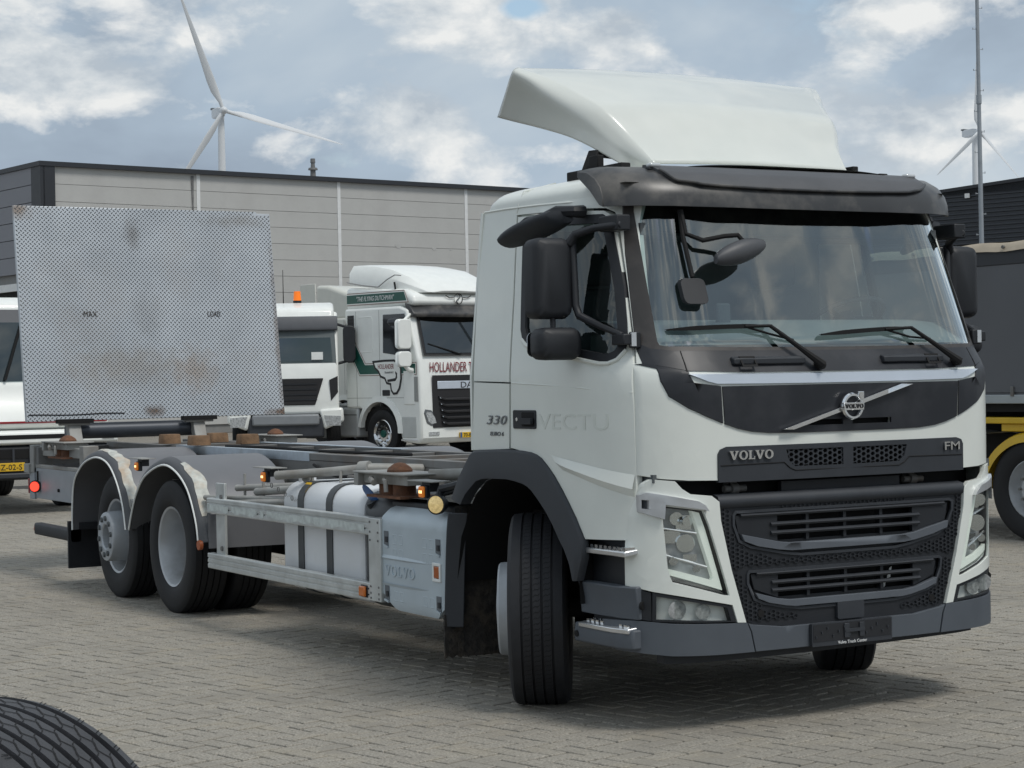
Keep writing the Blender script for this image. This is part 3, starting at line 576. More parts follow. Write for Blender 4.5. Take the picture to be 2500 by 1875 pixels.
# ---- headlight surrounds, lamps
def lampside(sg):
    def X(pts): return [(sg*-p[0], p[1]) for p in (pts if sg < 0 else reversed(pts))]
    sur = [(-1.121,1.171),(-1.108,1.218),(-1.086,1.238),(-.995,1.228),(-.966,1.191),(-.928,1.164),(-.822,1.152),(-.783,1.122),(-.776,1.029),(-.720,.788),(-.640,.526),(-.690,.529),(-.718,.617),(-1.082,.694),(-1.150,.718),(-1.150,.881),(-1.143,1.067)]
    gl = [(-1.050,1.110),(-.868,1.082),(-.838,1.009),(-.733,.664),(-.765,.668),(-1.012,.742),(-1.021,.765),(-1.030,.811),(-1.042,.992)]
    su = drape(X(sur), front(.012), .03, [X(gl)], .05).build('headlight_surround', WHITE, T, bevel=.006)
    hl = drape(X(inset(gl, -.004)), front(-.055), .008, step=.06).build('headlight', mat('reflector_dark', (.48, .49, .50), .35, .2, var=.3, vs=14), T)
    drape(X(gl), front(-.004), .05, [X(inset(gl, .006))], .06).build('lamp_rim', INK, hl)
    drape(X([(-.913,1.082),(-.876,1.072),(-.846,.99),(-.760,.690),(-1.020,.776),(-1.022,.806),(-.815,.742),(-.808,.755)]), front(-.012), .028, step=.05).build('light_guide', DRL, hl, bevel=.004)
    drape(X([(-1.020,.770),(-.770,.684),(-.755,.674),(-1.008,.748)]), front(-.010), .02, step=.05).build('lower_glint', CHROME, hl)
    def bowl(y, z, r_, m):
        yy_ = y if sg < 0 else -y; b = MB(); o0 = F(y, z)-.050
        b.loft([[(o0+dx, yy_+rr*math.cos(2*math.pi*i/20), z+rr*.8*math.sin(2*math.pi*i/20)) for i in range(20)] for rr, dx in ((r_,.026),(r_*.8,.010),(r_*.45,.001),(.004,0))], True, True)
        b.build('reflector_bowl', m, hl)
    CH2 = mat('reflector', (.75, .77, .78), .10, 1.0)
    bowl(-.975,1.045,.040,CH2); bowl(-.935,.925,.055,CH2); bowl(-.99,.84,.026,CH2); bowl(-.885,.80,.022,CH2); bowl(-.925,1.03,.030,CH2)
    for a, b_ in (((-1.035,1.000),(-.885,.972)), ((-1.030,.872),(-.835,.806))):
        dv = MB(); dv.tube([front(-.022)(sg*-p[0], p[1], 0) for p in (a, b_)], .007, 8); dv.build('lamp_divider', ALU, hl)
    for (y0, y1, z0, z1) in ((-.955,-.90,.885,.915), (-1.02,-.95,.925,.985), (-.94,-.875,.835,.87), (-.97,-.90,.99,1.06)):
        drape(X(rect(y0, y1, z0, z1)), front(-.040), .01, step=0).build('reflector_facet', CH2, hl)
    drape(X(inset(gl, .003)), front(.004), 0, step=.05).build('lens', LENS, hl, smooth=60)
    # silver corner guard above the headlight
    rl = [(-1.128,1.163),(-1.106,1.176),(-.906,1.131),(-.872,1.110),(-.852,1.080),(-.880,1.088),(-1.045,1.117),(-1.049,1.047),(-1.126,1.080)]
    bo = MB(); drape(X(rl), front(.040), .03, [X([(-1.122,1.140),(-1.100,1.138),(-1.100,1.095),(-1.122,1.098)])], .05, bo); bo.build('corner_guard', ALU, T, bevel=.008, seg=3)
    drape(X([(-1.124,1.142),(-1.098,1.140),(-1.098,1.093),(-1.124,1.096)]), front(.018), .004, step=0).build('guard_recess', PLAST2, T)
    # fog lamp in the lower corner
    fo = [(-1.082,.690),(-.722,.614),(-.695,.533),(-1.084,.550)]; fg = [(-1.070,.672),(-.745,.606),(-.724,.540),(-1.072,.560)]
    fr_ = drape(X(fo), front(.006), .03, [X(fg)], .05).build('fog_lamp', PLAST, T, bevel=.003)
    drape(X(inset(fg, -.004)), front(-.035), .006, step=.06).build('fog_reflector', mat('fog_white', (.80, .81, .78), .4), fr_)
    for y, r_ in ((-.985,.052), (-.865,.044)):
        yy_ = y*-sg; b = MB(); z = .605 if r_ > .05 else .592
        b.loft([[(F(y, z)-.030+dx, yy_+q*math.cos(2*math.pi*i/20), z+q*.85*math.sin(2*math.pi*i/20)) for i in range(20)] for q, dx in ((r_,.02),(r_*.7,.006),(.004,0))], True, True); b.build('fog_bowl', mat('fog_bowl', (.34, .35, .35), .3, .2, var=.35, vs=60), fr_)
    drape(X(fg), front(.000), 0, step=.05).build('fog_lens', LENS, fr_, smooth=60)
    bc = drape(X([(-1.150,.712),(-1.086,.690),(-1.086,.550),(-1.150,.560)]), front(.004), .03, step=.04).build('dark_corner', PLAST, T, bevel=.003)
    MB().cyl((F(1.115,.63)+.0, sg*1.115, .625), (F(1.115,.63)+.012, sg*1.11, .625), .02).build('tow_hole', BLACK, bc)
both(lampside)
# ---- bumper in three pieces
bl = [(-1.185,.545),(-1.138,.552),(-1.011,.540),(-.80,.531),(-.638,.524),(-.618,.480),(-.596,.380),(-.80,.381),(-1.02,.384),(-1.165,.400),(-1.185,.42)]
for q in (bl, mirror_y(bl)): drape(q, front(.016), .05, step=.04).build('bumper_corner', BUMP, T, bevel=.008, seg=3)
bc = [(-.630,.522),(-.605,.513),(-.42,.490),(.42,.490),(.605,.513),(.630,.522),(.610,.480),(.588,.380),(-.588,.380),(-.610,.480)]
drape(bc, front(.014), .05, step=.05).build('bumper_centre', BUMP, T, bevel=.008, seg=3)
drape([(-1.02,.385),(-1.02,.338),(-.171,.340),(.688,.352),(.90,.356),(.90,.390)], front(-.06), .06, step=.08).build('under_lip', PLAST, T, bevel=.006)
pl = drape(rrect(-.270,.240,.378,.493,.006), front(.040), .022, step=0).build('plate_holder', PLAST2, T, bevel=.003)
drape(rect(-.262,.232,.402,.487), front(.042), .004, step=0).build('plate_recess', mat('plate_back', (.016, .017, .02), .5), pl)
for y in (-.072, .024): drape(rect(y,y+.03,.41,.482), front(.048), .008, step=0).build('holder_clip', PLAST2, pl, bevel=.002)
drape(rect(-.07,.055,.438,.455), front(.050), .006, step=0).build('holder_bar', PLAST2, pl, bevel=.002)
for k in range(14): drape(rect(-.25+.035*k,-.25+.035*k+.006,.42+.02*(k % 3),.432+.02*(k % 3)), front(.047), .005, step=0).build('holder_tooth', PLAST2, pl)
me = text_mesh('Volvo Truck Center', WINK, .185, .0155, .002); drape_mesh(me, lambda a, b, o: front(.042)(-.02+a, .390+b, o)); place_mesh('holder_lettering', me, Matrix(), pl)

# ---- windscreen, frame, wipers, cab interior
GL = [(-1.005,1.905),(-1.000,1.888),(-.975,1.880),(-.6,1.872),(0,1.869),(.6,1.872),(.975,1.880),(1.000,1.888),(1.005,1.905),(.99,2.20),(.968,2.56),(.955,2.62),(-.955,2.62),(-.968,2.56),(-.99,2.20)]
FO = [(-1.083,1.902),(-1.05,1.872),(-.95,1.858),(-.6,1.851),(0,1.849),(.6,1.851),(.95,1.858),(1.05,1.872),(1.083,1.902),(1.062,2.10),(1.035,2.35),(1.004,2.56),(.99,2.64),(-.99,2.64),(-1.004,2.56),(-1.035,2.35),(-1.062,2.10)]
drape(FO, front(.006), .02, [GL], .05).build('windscreen_frame', mat('windscreen_rubber', (.035, .032, .031), .5, dirt=(.09, .08, .075), dirt_amt=.6), T, bevel=.003)
MB().grid(lambda u, v: (F((u*2-1)*(1.02-.05*v), 1.86+.78*v)-.004, (u*2-1)*(1.02-.05*v), 1.86+.78*v), 40, 24).build('windscreen', GLASS, T, smooth=80)
def blade(piv, elb, tip, mid):
    P = lambda q, o: Vector((F(q[0], q[1])+o, q[0], q[1]))
    w = MB(); w.tube([P(piv,.035), P(piv,.055), P((piv[0]*.55+elb[0]*.45, piv[1]*.55+elb[1]*.45),.06), P(elb,.038)], [.024,.022,.013,.010], 8)
    w.tube([P(elb,.038), P(mid,.034)], .008, 8); w.cyl(P(piv,.0), P(piv,.05), .022)
    arm = w.build('wiper', BLACK, T)
    b = MB(); n = 12
    for o0, o1, h0, h1 in ((.006,.026,-.004,.004), (.020,.034,-.011,.011)):
        b.loft([[ (lambda y, z, h: (F(y, z)+o, y, z+h*min(1, .35+3*min(t, 1-t))))(elb[0]+(tip[0]-elb[0])*t, elb[1]+(tip[1]-elb[1])*t+.004*math.sin(t*math.pi), h) for o, h in ((o0,h0),(o1,h0),(o1,h1),(o0,h1))] for t in [i/n for i in range(n+1)]])
    b.build('wiper_blade', BLACK, arm)
    w2 = MB(); w2.tube([P(mid,.03), P((mid[0]*.6+piv[0]*.4, mid[1]-.04),.02), P((mid[0]*.25+piv[0]*.75, 1.905),.012)], .006, 6); w2.build('washer_tube', BLACK, arm)
blade((-.164,1.777), (-.401,1.976), (-.964,1.961), (-.55,1.974))
blade((.752,1.784), (.508,1.963), (-.086,1.930), (.33,1.955))
# interior
inn = MB(); inn.loft([[(F(y, 1.86)-.03, y, 1.885), (F(y, 1.9)-.25, y, 2.00), (F(y, 1.9)-.42, y, 2.02), (F(y, 1.9)-.50, y, 1.95), (F(y, 1.9)-.52, y, 1.5)] for y in np.linspace(-1.05, 1.05, 20)], False, False)
inn.build('dashboard', INTER2, T)
vt = MB()
for y in np.arange(-.8, .85, .28): vt.box(1.02, 1.055, y-.09, y+.09, 2.0-.015, 2.002-.012)
sh_ = MB(); sh_.box(.62, .95, -.96, .96, 2.44, 2.50); sh_.box(.58, .64, -1.0, 1.0, 2.46, 2.74); 
for y in (-.62, -.2, .2, .62): sh_.box(.66, .93, y-.012, y+.012, 2.50, 2.70)
sh_.build('storage_shelf', INTER, T)
drape([(-1.0,2.640),(-1.0,2.52),(-.93,2.458),(-.70,2.44),(.66,2.44),(.90,2.475),(.97,2.53),(.985,2.64)], front(-.012), .004, step=.08).build('sun_visor', glass('tinted_band', (.10, .13, .13), .6), T)
drape([(-1.10,1.2),(1.10,1.2),(1.10,2.55),(-1.10,2.55)], lambda y, z, o: (-.24+o, y, z), .03, step=.2).build('rear_trim', INTER2, T)
MB().box(-.25, 1.2, -1.08, 1.08, 1.22, 1.26).build('cab_floor', INTER, T)
MB().grid(lambda u, v: (-.24+1.2*v, (u*2-1)*1.05, 2.70), 2, 2).build('headliner', INTER2, T)
for y in (-.62, .62):
    s_ = MB(); s_.box(.02, .50, y-.24, y+.24, 1.55, 1.68); s_.build('seat_cushion', INTER, T, bevel=.04)
    s_ = MB(); s_.box(-.12, .02, y-.24, y+.24, 1.66, 2.22, Matrix.Translation((0, 0, 0))); s_.box(-.11, -.01, y-.14, y+.14, 2.24, 2.42); s_.build('seat_back', INTER, T, bevel=.04)
sw = MB(); Ms = Matrix.Translation((.60, .60, 2.03)) @ Matrix.Rotation(R(-28), 4, 'Y')
rg = [[(.225*math.cos(a)+.014*math.cos(b)*math.cos(a), .225*math.sin(a)+.014*math.cos(b)*math.sin(a), .014*math.sin(b)) for b in [2*math.pi*k/8 for k in range(8)]] for a in [2*math.pi*i/36 for i in range(36)]]
sw.loft(rg, True, False, wrap=True); sw.cyl((0,0,-.03), (0,0,.02), .06)
for a in (0, 2.6, 3.7): sw.beam((.05*math.cos(a+1.57), .05*math.sin(a+1.57), 0), (.22*math.cos(a+1.57), .22*math.sin(a+1.57), 0), .03, .015)
sw.cyl((0,0,-.4), (0,0,-.03), .03); sw.xf(Ms).build('steering_wheel', mat('wheel_grip', (.07, .075, .08), .6), T)
MB().box(.95, .98, -.52, -.44, 1.98, 2.10).build('dash_phone_holder', INTER, T, bevel=.01)
# roof visor
ey = [(-1.12,.865),(-1.10,.905),(-1.0,.985),(-.834,1.055),(-.5,1.105),(0,1.12),(.5,1.105),(.834,1.055),(1.0,.985),(1.10,.905),(1.12,.865)]
def vis_e(y): return float(np.interp(y, [e[0] for e in ey], [e[1] for e in ey]))
VP = [(0,0),(-.006,.060),(-.030,.112),(-.085,.165),(-.170,.205),(-.27,.222)]
def vis_sec(y):
    e = vis_e(y); k = max(0, (abs(y)-1.0)/.12); zb = 2.570+.012*(abs(y)/1.12)**2; sc = 1-.10*k*k
    pts = [(e+dx*(1-.12*k), y, zb+dz*sc) for dx, dz in VP]
    return pts + [(pts[-1][0], y, pts[-1][2]-.03), (e-.12, y, zb+.10*sc), (e-.035, y, zb+.012)]
ysv = [-1.125,-1.12,-1.11,-1.08,-1.04]+list(np.linspace(-1.0,1.0,25))+[1.04,1.08,1.11,1.12,1.125]
vs_ = MB(); vs_.loft([vis_sec(y) for y in ysv]); vz = vs_.build('sun_visor_shield', VISOR, T, smooth=50, bevel=.004)
def vis_pt(y, t, off):
    s_ = vis_sec(y)[:6]; t = t*5; i = min(4, int(t)); a, b = Vector(s_[i]), Vector(s_[i+1]); p = a.lerp(b, t-i); d_ = (b-a).normalized(); n = Vector((d_.z, 0, -d_.x)); return tuple(p+n*off)
rp = [(-.86,.90),(-.84,.66),(-.80,.46),(-.74,.42),(-.55,.37),(-.2,.345),(.2,.345),(.55,.37),(.76,.42),(.86,.56),(.88,.9)]
drape(rp, lambda y, t, o: vis_pt(y, t, .014+o), .016, step=.06).build('visor_panel', mat('visor_panel_grey', (.070, .072, .078), .5, var=.12, vs=5), vz, bevel=.006, seg=3)
lip = MB(); lip.tube([vis_pt(y, t, .016) for y, t in crom(rp[1:-1], 4)], .008, 8); lip.build('visor_lip', VISOR, vz)
for y in (-.832, .832):
    l = MB(); l.box(.858,.900,y-.04,y+.04,2.770,2.788)
    lo = l.build('marker_base', PLAST, T, bevel=.005)
    MB().box(.862,.908,y-.033,y+.033,2.786,2.808).build('position_lamp', mat('clear_lamp', (.60,.62,.63), .15, .3, coat=.5), lo, bevel=.009, seg=3)
MB().box(.80,.85,-.02,.09,2.79,2.80).build('antenna_base', PLAST, T)
MB().cyl((.80,.55,2.78), (.79,.55,2.83), .006).build('antenna_stub', PLAST, T)
# kerb-view and front-view mirrors, main mirrors
def mirrors(sg):
    m = MB()
    def hous(x, y0, y1, z0, z1, th, dz=0):
        rr = []
        for dx, ins in ((.02,.035),(.005,.008),(-.03,0),(-th+.01,.003),(-th,.016)):
            rr.append([(x+dx, sg*-p[0], p[1]) for p in rrect(y0+ins, y1-ins, z0+ins, z1-ins, min(.045, (z1-z0)/3), 4)])
        return rr
    root = MB().loft(hous(.74, -1.450, -1.235, 2.03, 2.435, .12)).build('mirror', PLAST, T, bevel=0, smooth=50)
    MB().loft(hous(.775, -1.448, -1.205, 1.826, 1.988, .11)).build('wide_angle_mirror', PLAST, root, smooth=50)
    for y0, y1, z0, z1 in ((-1.435,-1.25,2.05,2.41),(-1.43,-1.22,1.845,1.968)):
        drape([(sg*-a, b) for a, b in rrect(y0, y1, z0, z1, .03)], lambda y, z, o: (.618+o, y, z), .004, step=0).build('mirror_glass', MIRG, root)
    a = MB()
    a.tube([(.735, sg*1.25, 2.40), (.76, sg*1.225, 2.45), (.86, sg*1.175, 2.475), (1.00, sg*1.105, 2.485)], [.026,.023,.020,.020], 8)
    a.tube([(.735, sg*1.228, 2.44), (.745, sg*1.222, 2.10), (.77, sg*1.215, 2.045), (.92, sg*1.18, 1.985), (1.05, sg*1.145, 1.94)], [.021,.022,.022,.018,.017], 8)
    a.box(.99,1.10, min(sg*1.09, sg*1.17), max(sg*1.09, sg*1.17), 1.892,1.946); a.box(1.075,1.105, min(sg*1.07, sg*1.125), max(sg*1.07, sg*1.125), 1.875,1.955)
    a.box(.83,1.00, min(sg*1.05, sg*1.13), max(sg*1.05, sg*1.13), 2.458,2.535)
    a.cyl((.72, sg*1.34, 2.06), (.72, sg*1.34, 1.96), .014); a.build('mirror_arm', PLAST, root, bevel=.008)
    MB().box(1.095,1.109, min(sg*1.10, sg*1.128), max(sg*1.10, sg*1.128), 1.885,1.952).build('arm_cap', ALU, root)
    b = MB(); rings = []
    for k in range(11):
        t = k/10; x = .265+.36*t; y = -1.335+.105*t; w_ = .095*math.sin(math.pi*min(1, .10+.72*t))**.5; h_ = .045*math.sin(math.pi*min(1, .12+.75*t))**.45; z = 2.445+.105*t
        rings.append([(x+.25*w_*math.cos(q), sg*-(y+w_*math.cos(q)), z+h_*math.sin(q)-.012*math.cos(q)) for q in [2*math.pi*i/14 for i in range(14)]])
    b.loft(rings); kb = b.build('kerb_mirror', PLAST2, T, smooth=60)
    kc = MB(); kc.tube([(.52, sg*1.27, 2.545), (.58, sg*1.22, 2.578), (.66, sg*1.165, 2.575), (.66, sg*1.11, 2.575)], [.030,.032,.03,.034], 8); kc.build('kerb_mirror_arm', PLAST, kb)
    kc = MB(); kc.tube([(.36, sg*1.34, 2.505), (.44, sg*1.31, 2.535), (.54, sg*1.27, 2.555)], [.012,.03,.014], 8); kc.build('kerb_mirror_cap', PLAST, kb)
both(mirrors)
fm_ = MB(); P = lambda y, z, o: (F(y, z)+o, y, z)
fm_.tube([P(-.765,2.56,.03), P(-.77,2.44,.035), P(-.70,2.405,.06), P(-.60,2.425,.10), P(-.53,2.43,.12), P(-.50,2.385,.13)], .012, 8)
fm_.tube([P(-.765,2.56,.02), P(-.785,2.42,.03), P(-.785,2.22,.03)], .012, 8); fa = fm_.build('front_mirror_arm', BLACK, T)
b = MB(); rings = []
for k in range(11):
    t = k/10; c = math.sin(math.pi*(.06+.88*t))**.55; y = -.705+.30*t; z = 2.305+.075*t; rings.append([(F(y, z)+.14+.05*c*math.cos(q), y, z+(.060*c)*(math.sin(q)*(1 if math.sin(q) > 0 else 1.0))) for q in [2*math.pi*i/16 for i in range(16)]])
b.loft(rings); b.build('front_mirror', mat('mirror_grey', (.065, .068, .075), .5), fa, smooth=60)
drape(rrect(-.865,-.735,2.085,2.215,.03), front(.05), .03, step=0).build('proximity_mirror', PLAST, fa, bevel=.01)

# ---- roof spoiler
SP = [  # per station: lower edge, side edge, face edge (x, y, z), centre (x, z)
 ((.52,.62,2.792),(.58,.645,2.815),(.600,.600,2.850),(.665,2.855)), ((.44,.72,2.845),(.42,.735,2.960),(.460,.625,3.005),(.535,3.015)), ((.28,.82,2.955),(.300,.820,3.090),(.330,.705,3.160),(.405,3.175)),
 ((.12,.87,3.030),(.190,.872,3.165),(.210,.745,3.238),(.275,3.255)), ((-.12,.92,3.105),(.020,.952,3.275),(.020,.810,3.345),(.065,3.365)), ((-.31,.94,3.155),(-.07,1.000,3.342),(-.09,.87,3.398),(-.055,3.418)), ((-.50,.95,3.205),(-.165,1.045,3.395),(-.190,.930,3.437),(-.170,3.458))]
rg0 = []
for B_, R_, Q_, C_ in SP:
    B_, R_, Q_ = Vector(B_), Vector(R_), Vector(Q_); mid = (R_+Q_)/2+Vector((.006, .018, .016))
    half = [B_, B_.lerp(R_, .5), R_, mid, Q_, Vector((Q_.x+(C_[0]-Q_.x)*.62, Q_.y*.5, Q_.z+(C_[1]-Q_.z)*.8)), Vector((C_[0], 0, C_[1]))]
    rg0.append(crom([(p.x, -p.y, p.z) for p in half] + [(p.x, p.y, p.z) for p in reversed(half[:-1])], 5))
cols = [crom([r_[i] for r_ in rg0], 5) for i in range(len(rg0[0]))]
sp = MB(); sp.loft([[c[j] for c in cols] for j in range(len(cols[0]))], False, False); spo = sp.build('roof_spoiler', SPOIL, T, smooth=60)
q = spo.modifiers.new('thickness', 'SOLIDIFY'); q.thickness = .012; q.offset = -1
br = MB()
for y in (-.85, .85):
    br.box(.12,.66,y-.03,y+.03,2.775,2.835); br.beam((.30,y,2.82), (.28,y*.93,2.93), .07, .05); br.beam((.28,y*.93,2.93), (.40,y*.72,2.90), .04, .05); br.box(.33,.42,y-.02,y+.02,2.83,2.90)
br.beam((.30,-.85,2.83), (.30,.85,2.83), .05, .05); br.build('spoiler_bracket', BLACK, T, bevel=.006)
# ---- wheel arch flare, inner arch, steps
AO = [(-.562,1.082),(-.520,1.140),(-.479,1.195),(-.40,1.275),(-.34,1.335),(-.31,1.349),(-.265,1.354),(-.09,1.362),(.09,1.365),(.20,1.362),(.291,1.355),(.345,1.344),(.390,1.327),(.450,1.288),(.51,1.241),(.58,1.172),(.641,1.103),(.70,1.03),(.742,.965),(.765,.925),(.768,.84),(.72,.72)]
AI = [(-.426,1.052),(-.40,1.080),(-.367,1.113),(-.30,1.155),(-.245,1.188),(-.19,1.200),(-.127,1.206),(-.02,1.208),(.083,1.209),(.17,1.202),(.251,1.190),(.295,1.177),(.335,1.158),(.40,1.112),(.465,1.060),(.53,.995),(.585,.925),(.63,.875),(.655,.835),(.675,.80),(.690,.752),(.700,.72)]
def arch(sg):
    fl = MB(); Y = lambda x, z, o: sg*(max(S(x, 1.3), 1.19)+o)
    fl.loft([[(a[0], Y(a[0], a[1], -.02), a[1]), (a[0], Y(a[0], a[1], .008), a[1]), (a[0]*.93+b[0]*.07, Y(a[0], a[1], .022), a[1]*.93+b[1]*.07), (a[0]*.45+b[0]*.55, Y(a[0], a[1], .036), a[1]*.45+b[1]*.55), (b[0], Y(b[0], b[1], .034), b[1]), (b[0], Y(b[0], b[1], -.03), b[1])] for a, b in zip(AO, AI)], False, False)
    fl.build('wheel_arch_flare', PLAST2, T, smooth=30)
    ln = MB(); pts = AI[:-1] + [(.70,.60)]
    ln.loft([[(x, sg*1.20, z), (x, sg*.60, z+.03)] for x, z in [(-.62,.60),(-.56,.86)]+pts], False, False); ln.build('arch_liner', BLACK, T)
    gd = MB()
    gd.loft([[(x, sg*1.245, z), (x+.012, sg*1.25, z), (x+.095, sg*1.17, z), (x+.085, sg*1.165, z)] for x, z in ((-.700,.35),(-.685,.55),(-.668,.75),(-.650,.90),(-.63,.995))]); gd.build('mudguard_edge', PLAST2, T, bevel=.006)
    b = MB(); b.grid(lambda u, v: (-.665+.012*math.sin(u*6), sg*(1.18-.62*u), .18+.85*v), 10, 12); b.build('splash_guard', MUD, T)
    fp_ = MB(); n = 16
    fp_.prism([(sg*(1.255-.40*i/n), .172+(.018 if i % 2 else 0)) for i in range(n+1)]+[(sg*.855,.42),(sg*1.255,.42)], 'x', -.690, -.676); fp_.build('mud_flap', MUD, T)
    # entry steps
    st = MB(); st.box(.70,1.08, min(sg*.9, sg*1.12), max(sg*.9, sg*1.12), .52,.93); st.build('step_well', PLAST, T)
    lo = lambda x: sg*(1.198 if x < 1.0 else 1.198-.035*((x-1.0)/.13)**2)
    pn = MB(); pn.loft([[(x, lo(x)-sg*.030, .555), (x, lo(x)-sg*.026, .64), (x, lo(x)-sg*.015, .714), (x, lo(x)-sg*.06, .72), (x, lo(x)-sg*.10, .555)] for x in ((.655,.70,.85,1.0,1.13) if sg < 0 else (.655,.70,.8,.9,1.0))]); pn.build('step_panel', BUMP, T, bevel=.006)
    bx_ = MB(); bx_.loft([[(x, lo(x)+sg*.005, .412), (x, lo(x)+sg*.008, .46), (x, lo(x)-sg*.0, .508), (x, lo(x)-sg*.22, .51), (x, lo(x)-sg*.22, .41)] for x in ((.640,.66,.80,.95,1.05,1.13) if sg < 0 else (.640,.66,.7,.8,.9,1.0))]); sb = bx_.build('lower_step', BUMP, T, bevel=.010, seg=3)
    tr = MB(); tr.loft([[(x, lo(x)+sg*.010, .488), (x, lo(x)+sg*.012, .512), (x, lo(x)-sg*.16, .530), (x, lo(x)-sg*.16, .515)] for x in ((.69,.85,1.0,1.11) if sg < 0 else (.69,.8,.9,.98))]); tr.build('step_tread', ALU, sb, bevel=.004)
    th = MB()
    for k in range(9 if sg < 0 else 6):
        for j in range(3): th.box(.71+.043*k,.735+.043*k, lo(.9)-sg*(.035+.04*j)-.008, lo(.9)-sg*(.035+.04*j)+.008, .51+.004*j,.528+.004*j)
    th.build('tread_teeth', CHROME, sb, kind='stuff')
    MB().cyl((.672, lo(.67)+sg*.004, .452), (.672, lo(.67)+sg*.013, .452), .016).build('step_hole', BLACK, sb)
    us = MB(); us.loft([[(x, sg*1.200, .862), (x, sg*1.203, .889), (x, sg*1.06, .905), (x, sg*1.06, .885)] for x in ((.765,.9,1.02,1.12) if sg < 0 else (.765,.85,.92,.98))]); ub = us.build('upper_step', ALU, T, bevel=.005)
    th = MB()
    for k in range(8 if sg < 0 else 4): th.box(.79+.042*k,.815+.042*k, min(sg*1.12, sg*1.19), max(sg*1.12, sg*1.19), .893,.908)
    th.build('tread_teeth', CHROME, ub, kind='stuff')
both(arch)

# ---- wheels
def tyre_prof(w, ro, ri, grooves, gd=.014, gw=.010):
    h = w/2; tw = h*.84; p = [(-h*.80, ri), (-h*.90, ri+.02), (-h*.99, ri+(ro-ri)*.30), (-h, ri+(ro-ri)*.5), (-h*.985, ro-.060), (-h*.93, ro-.022), (-tw, ro-.006)]
    for gx in grooves:
        x = gx*tw; p += [(x-gw/2-.001, ro), (x-gw/2+.001, ro-gd), (x+gw/2-.001, ro-gd), (x+gw/2+.001, ro)]
    return p + [(-a, r_) for a, r_ in reversed(p[:7])]
def tyre_mesh(w, ro, ri, grooves, n=72, **k):
    return MB().lathe(tyre_prof(w, ro, ri, grooves, **k), n)
def sipes(w, ro, grooves, n=110, th=.0022, dep=.004):
    mb = MB(); tw = w/2*.84; ed = [-1.0]+list(grooves)+[1.0]
    for a, b in zip(ed[1:-2], ed[2:-1]):
        for i in range(n):
            t = 2*math.pi*i/n; rr = ro+.0008; pts = []
            for k in range(4):
                y = (a+.06+(b-a-.12)*k/3)*tw; tt = t+(.008 if k in (1,) else (-.008 if k == 2 else 0))+.010*k; pts.append((y, tt))
            for (y0, t0), (y1, t1) in zip(pts, pts[1:]):
                mb.add([(rr*math.cos(t0-th/ro), y0, rr*math.sin(t0-th/ro)), (rr*math.cos(t0+th/ro), y0, rr*math.sin(t0+th/ro)), (rr*math.cos(t1+th/ro), y1, rr*math.sin(t1+th/ro)), (rr*math.cos(t1-th/ro), y1, rr*math.sin(t1-th/ro))], [(0, 1, 2, 3)])
    return mb
G4 = (-.60, -.20, .20, .60)
RO = .512
def make_wheel(name, parent, kind, out_sign=-1):
    """axis along local Y, outer face towards local -Y"""
    w = empty(name, parent=parent)
    if kind == 'front':
        tyre_mesh(.315, RO, .292, G4).build('tyre', TREAD, w)
        sipes(.315, RO, G4).build('tread_sipes', BLACK, w, smooth=0, kind='stuff')
        rm = MB(); rm.lathe([(.10,.295),(-.125,.300),(-.140,.292),(-.120,.272),(-.12,.262),(-.150,.250),(-.212,.247),(-.222,.238),(-.222,.12),(-.205,.10),(-.205,0)], 56); rm.build('rim', HUB, w)
        hb = MB(); hb.cyl((0,-.235,0), (0,-.1,0), .095, .105, 24); hb.build('hub', HUB, w)
    elif kind == 'tag':
        tyre_mesh(.300, RO, .298, G4).build('tyre', RUBBER, w)
        rm = MB(); rm.lathe([(-.118,.310),(-.132,.307),(-.125,.290),(-.090,.280),(-.02,.262),(.04,.250),(.09,.255),(.10,.05)], 56); rm.build('rim', RIMW, w)
        hb = MB(); hb.lathe([(.09,.262),(.055,.250),(.03,.222),(.02,.212),(-.15,.206),(-.212,.204),(-.228,.198),(-.232,.188),(-.232,.108),(-.222,.098),(-.12,.088),(-.12,.0)], 56)
        hb.build('hub', HUB, w)
        for i in range(10):
            a = 2*math.pi*(i+.5)/10; nb = MB(); nb.cyl((.152*math.cos(a),-.246,.152*math.sin(a)), (.152*math.cos(a),-.225,.152*math.sin(a)), .021, .023, 10); nb.build('wheel_nut', mat('nut_dark', (.10, .11, .115), .5, .4), w)
            a2 = 2*math.pi*i/10; vb = MB(); c = Vector((.236*math.cos(a2),.03,.236*math.sin(a2))); vb.cyl(c+Vector((.010*math.cos(a2),-.010,.010*math.sin(a2))), c, .022, n=12); vb.build('vent_hole', BLACK, w)
        MB().cyl((0,-.122,0), (0,-.17,0), .083, .075, 24).build('axle_cap', mat('axle_grey', (.05, .055, .06), .5), w)
    else:
        for y in (.0, .345):
            t = tyre_mesh(.300, RO, .298, G4, 64); t.v = [(a, b+y, c) for a, b, c in t.v]; t.build('tyre', RUBBER, w)
        rm = MB(); rm.lathe([(-.118,.310),(-.134,.307),(-.126,.291),(-.09,.276),(-.03,.262),(.03,.258),(.085,.250),(.10,.232),(.145,.226),(.16,.215),(.165,.05)], 56); rm.build('rim', RIMW, w)
        for i in range(10):
            a = 2*math.pi*(i+.3)/10; nb = MB(); nb.cyl((.165*math.cos(a),.115,.165*math.sin(a)), (.165*math.cos(a),.17,.165*math.sin(a)), .017, n=8); nb.build('wheel_nut', STEEL, w)
            vb = MB(); vb.cyl((.205*math.cos(a+.3),.155,.205*math.sin(a+.3)), (.205*math.cos(a+.3),.17,.205*math.sin(a+.3)), .022, n=12); vb.build('vent_hole', BLACK, w)
        hb = MB(); hb.cyl((0,.04,0), (0,.17,0), .10, .12, 28); hb.build('hub', HUB, w)
    return w
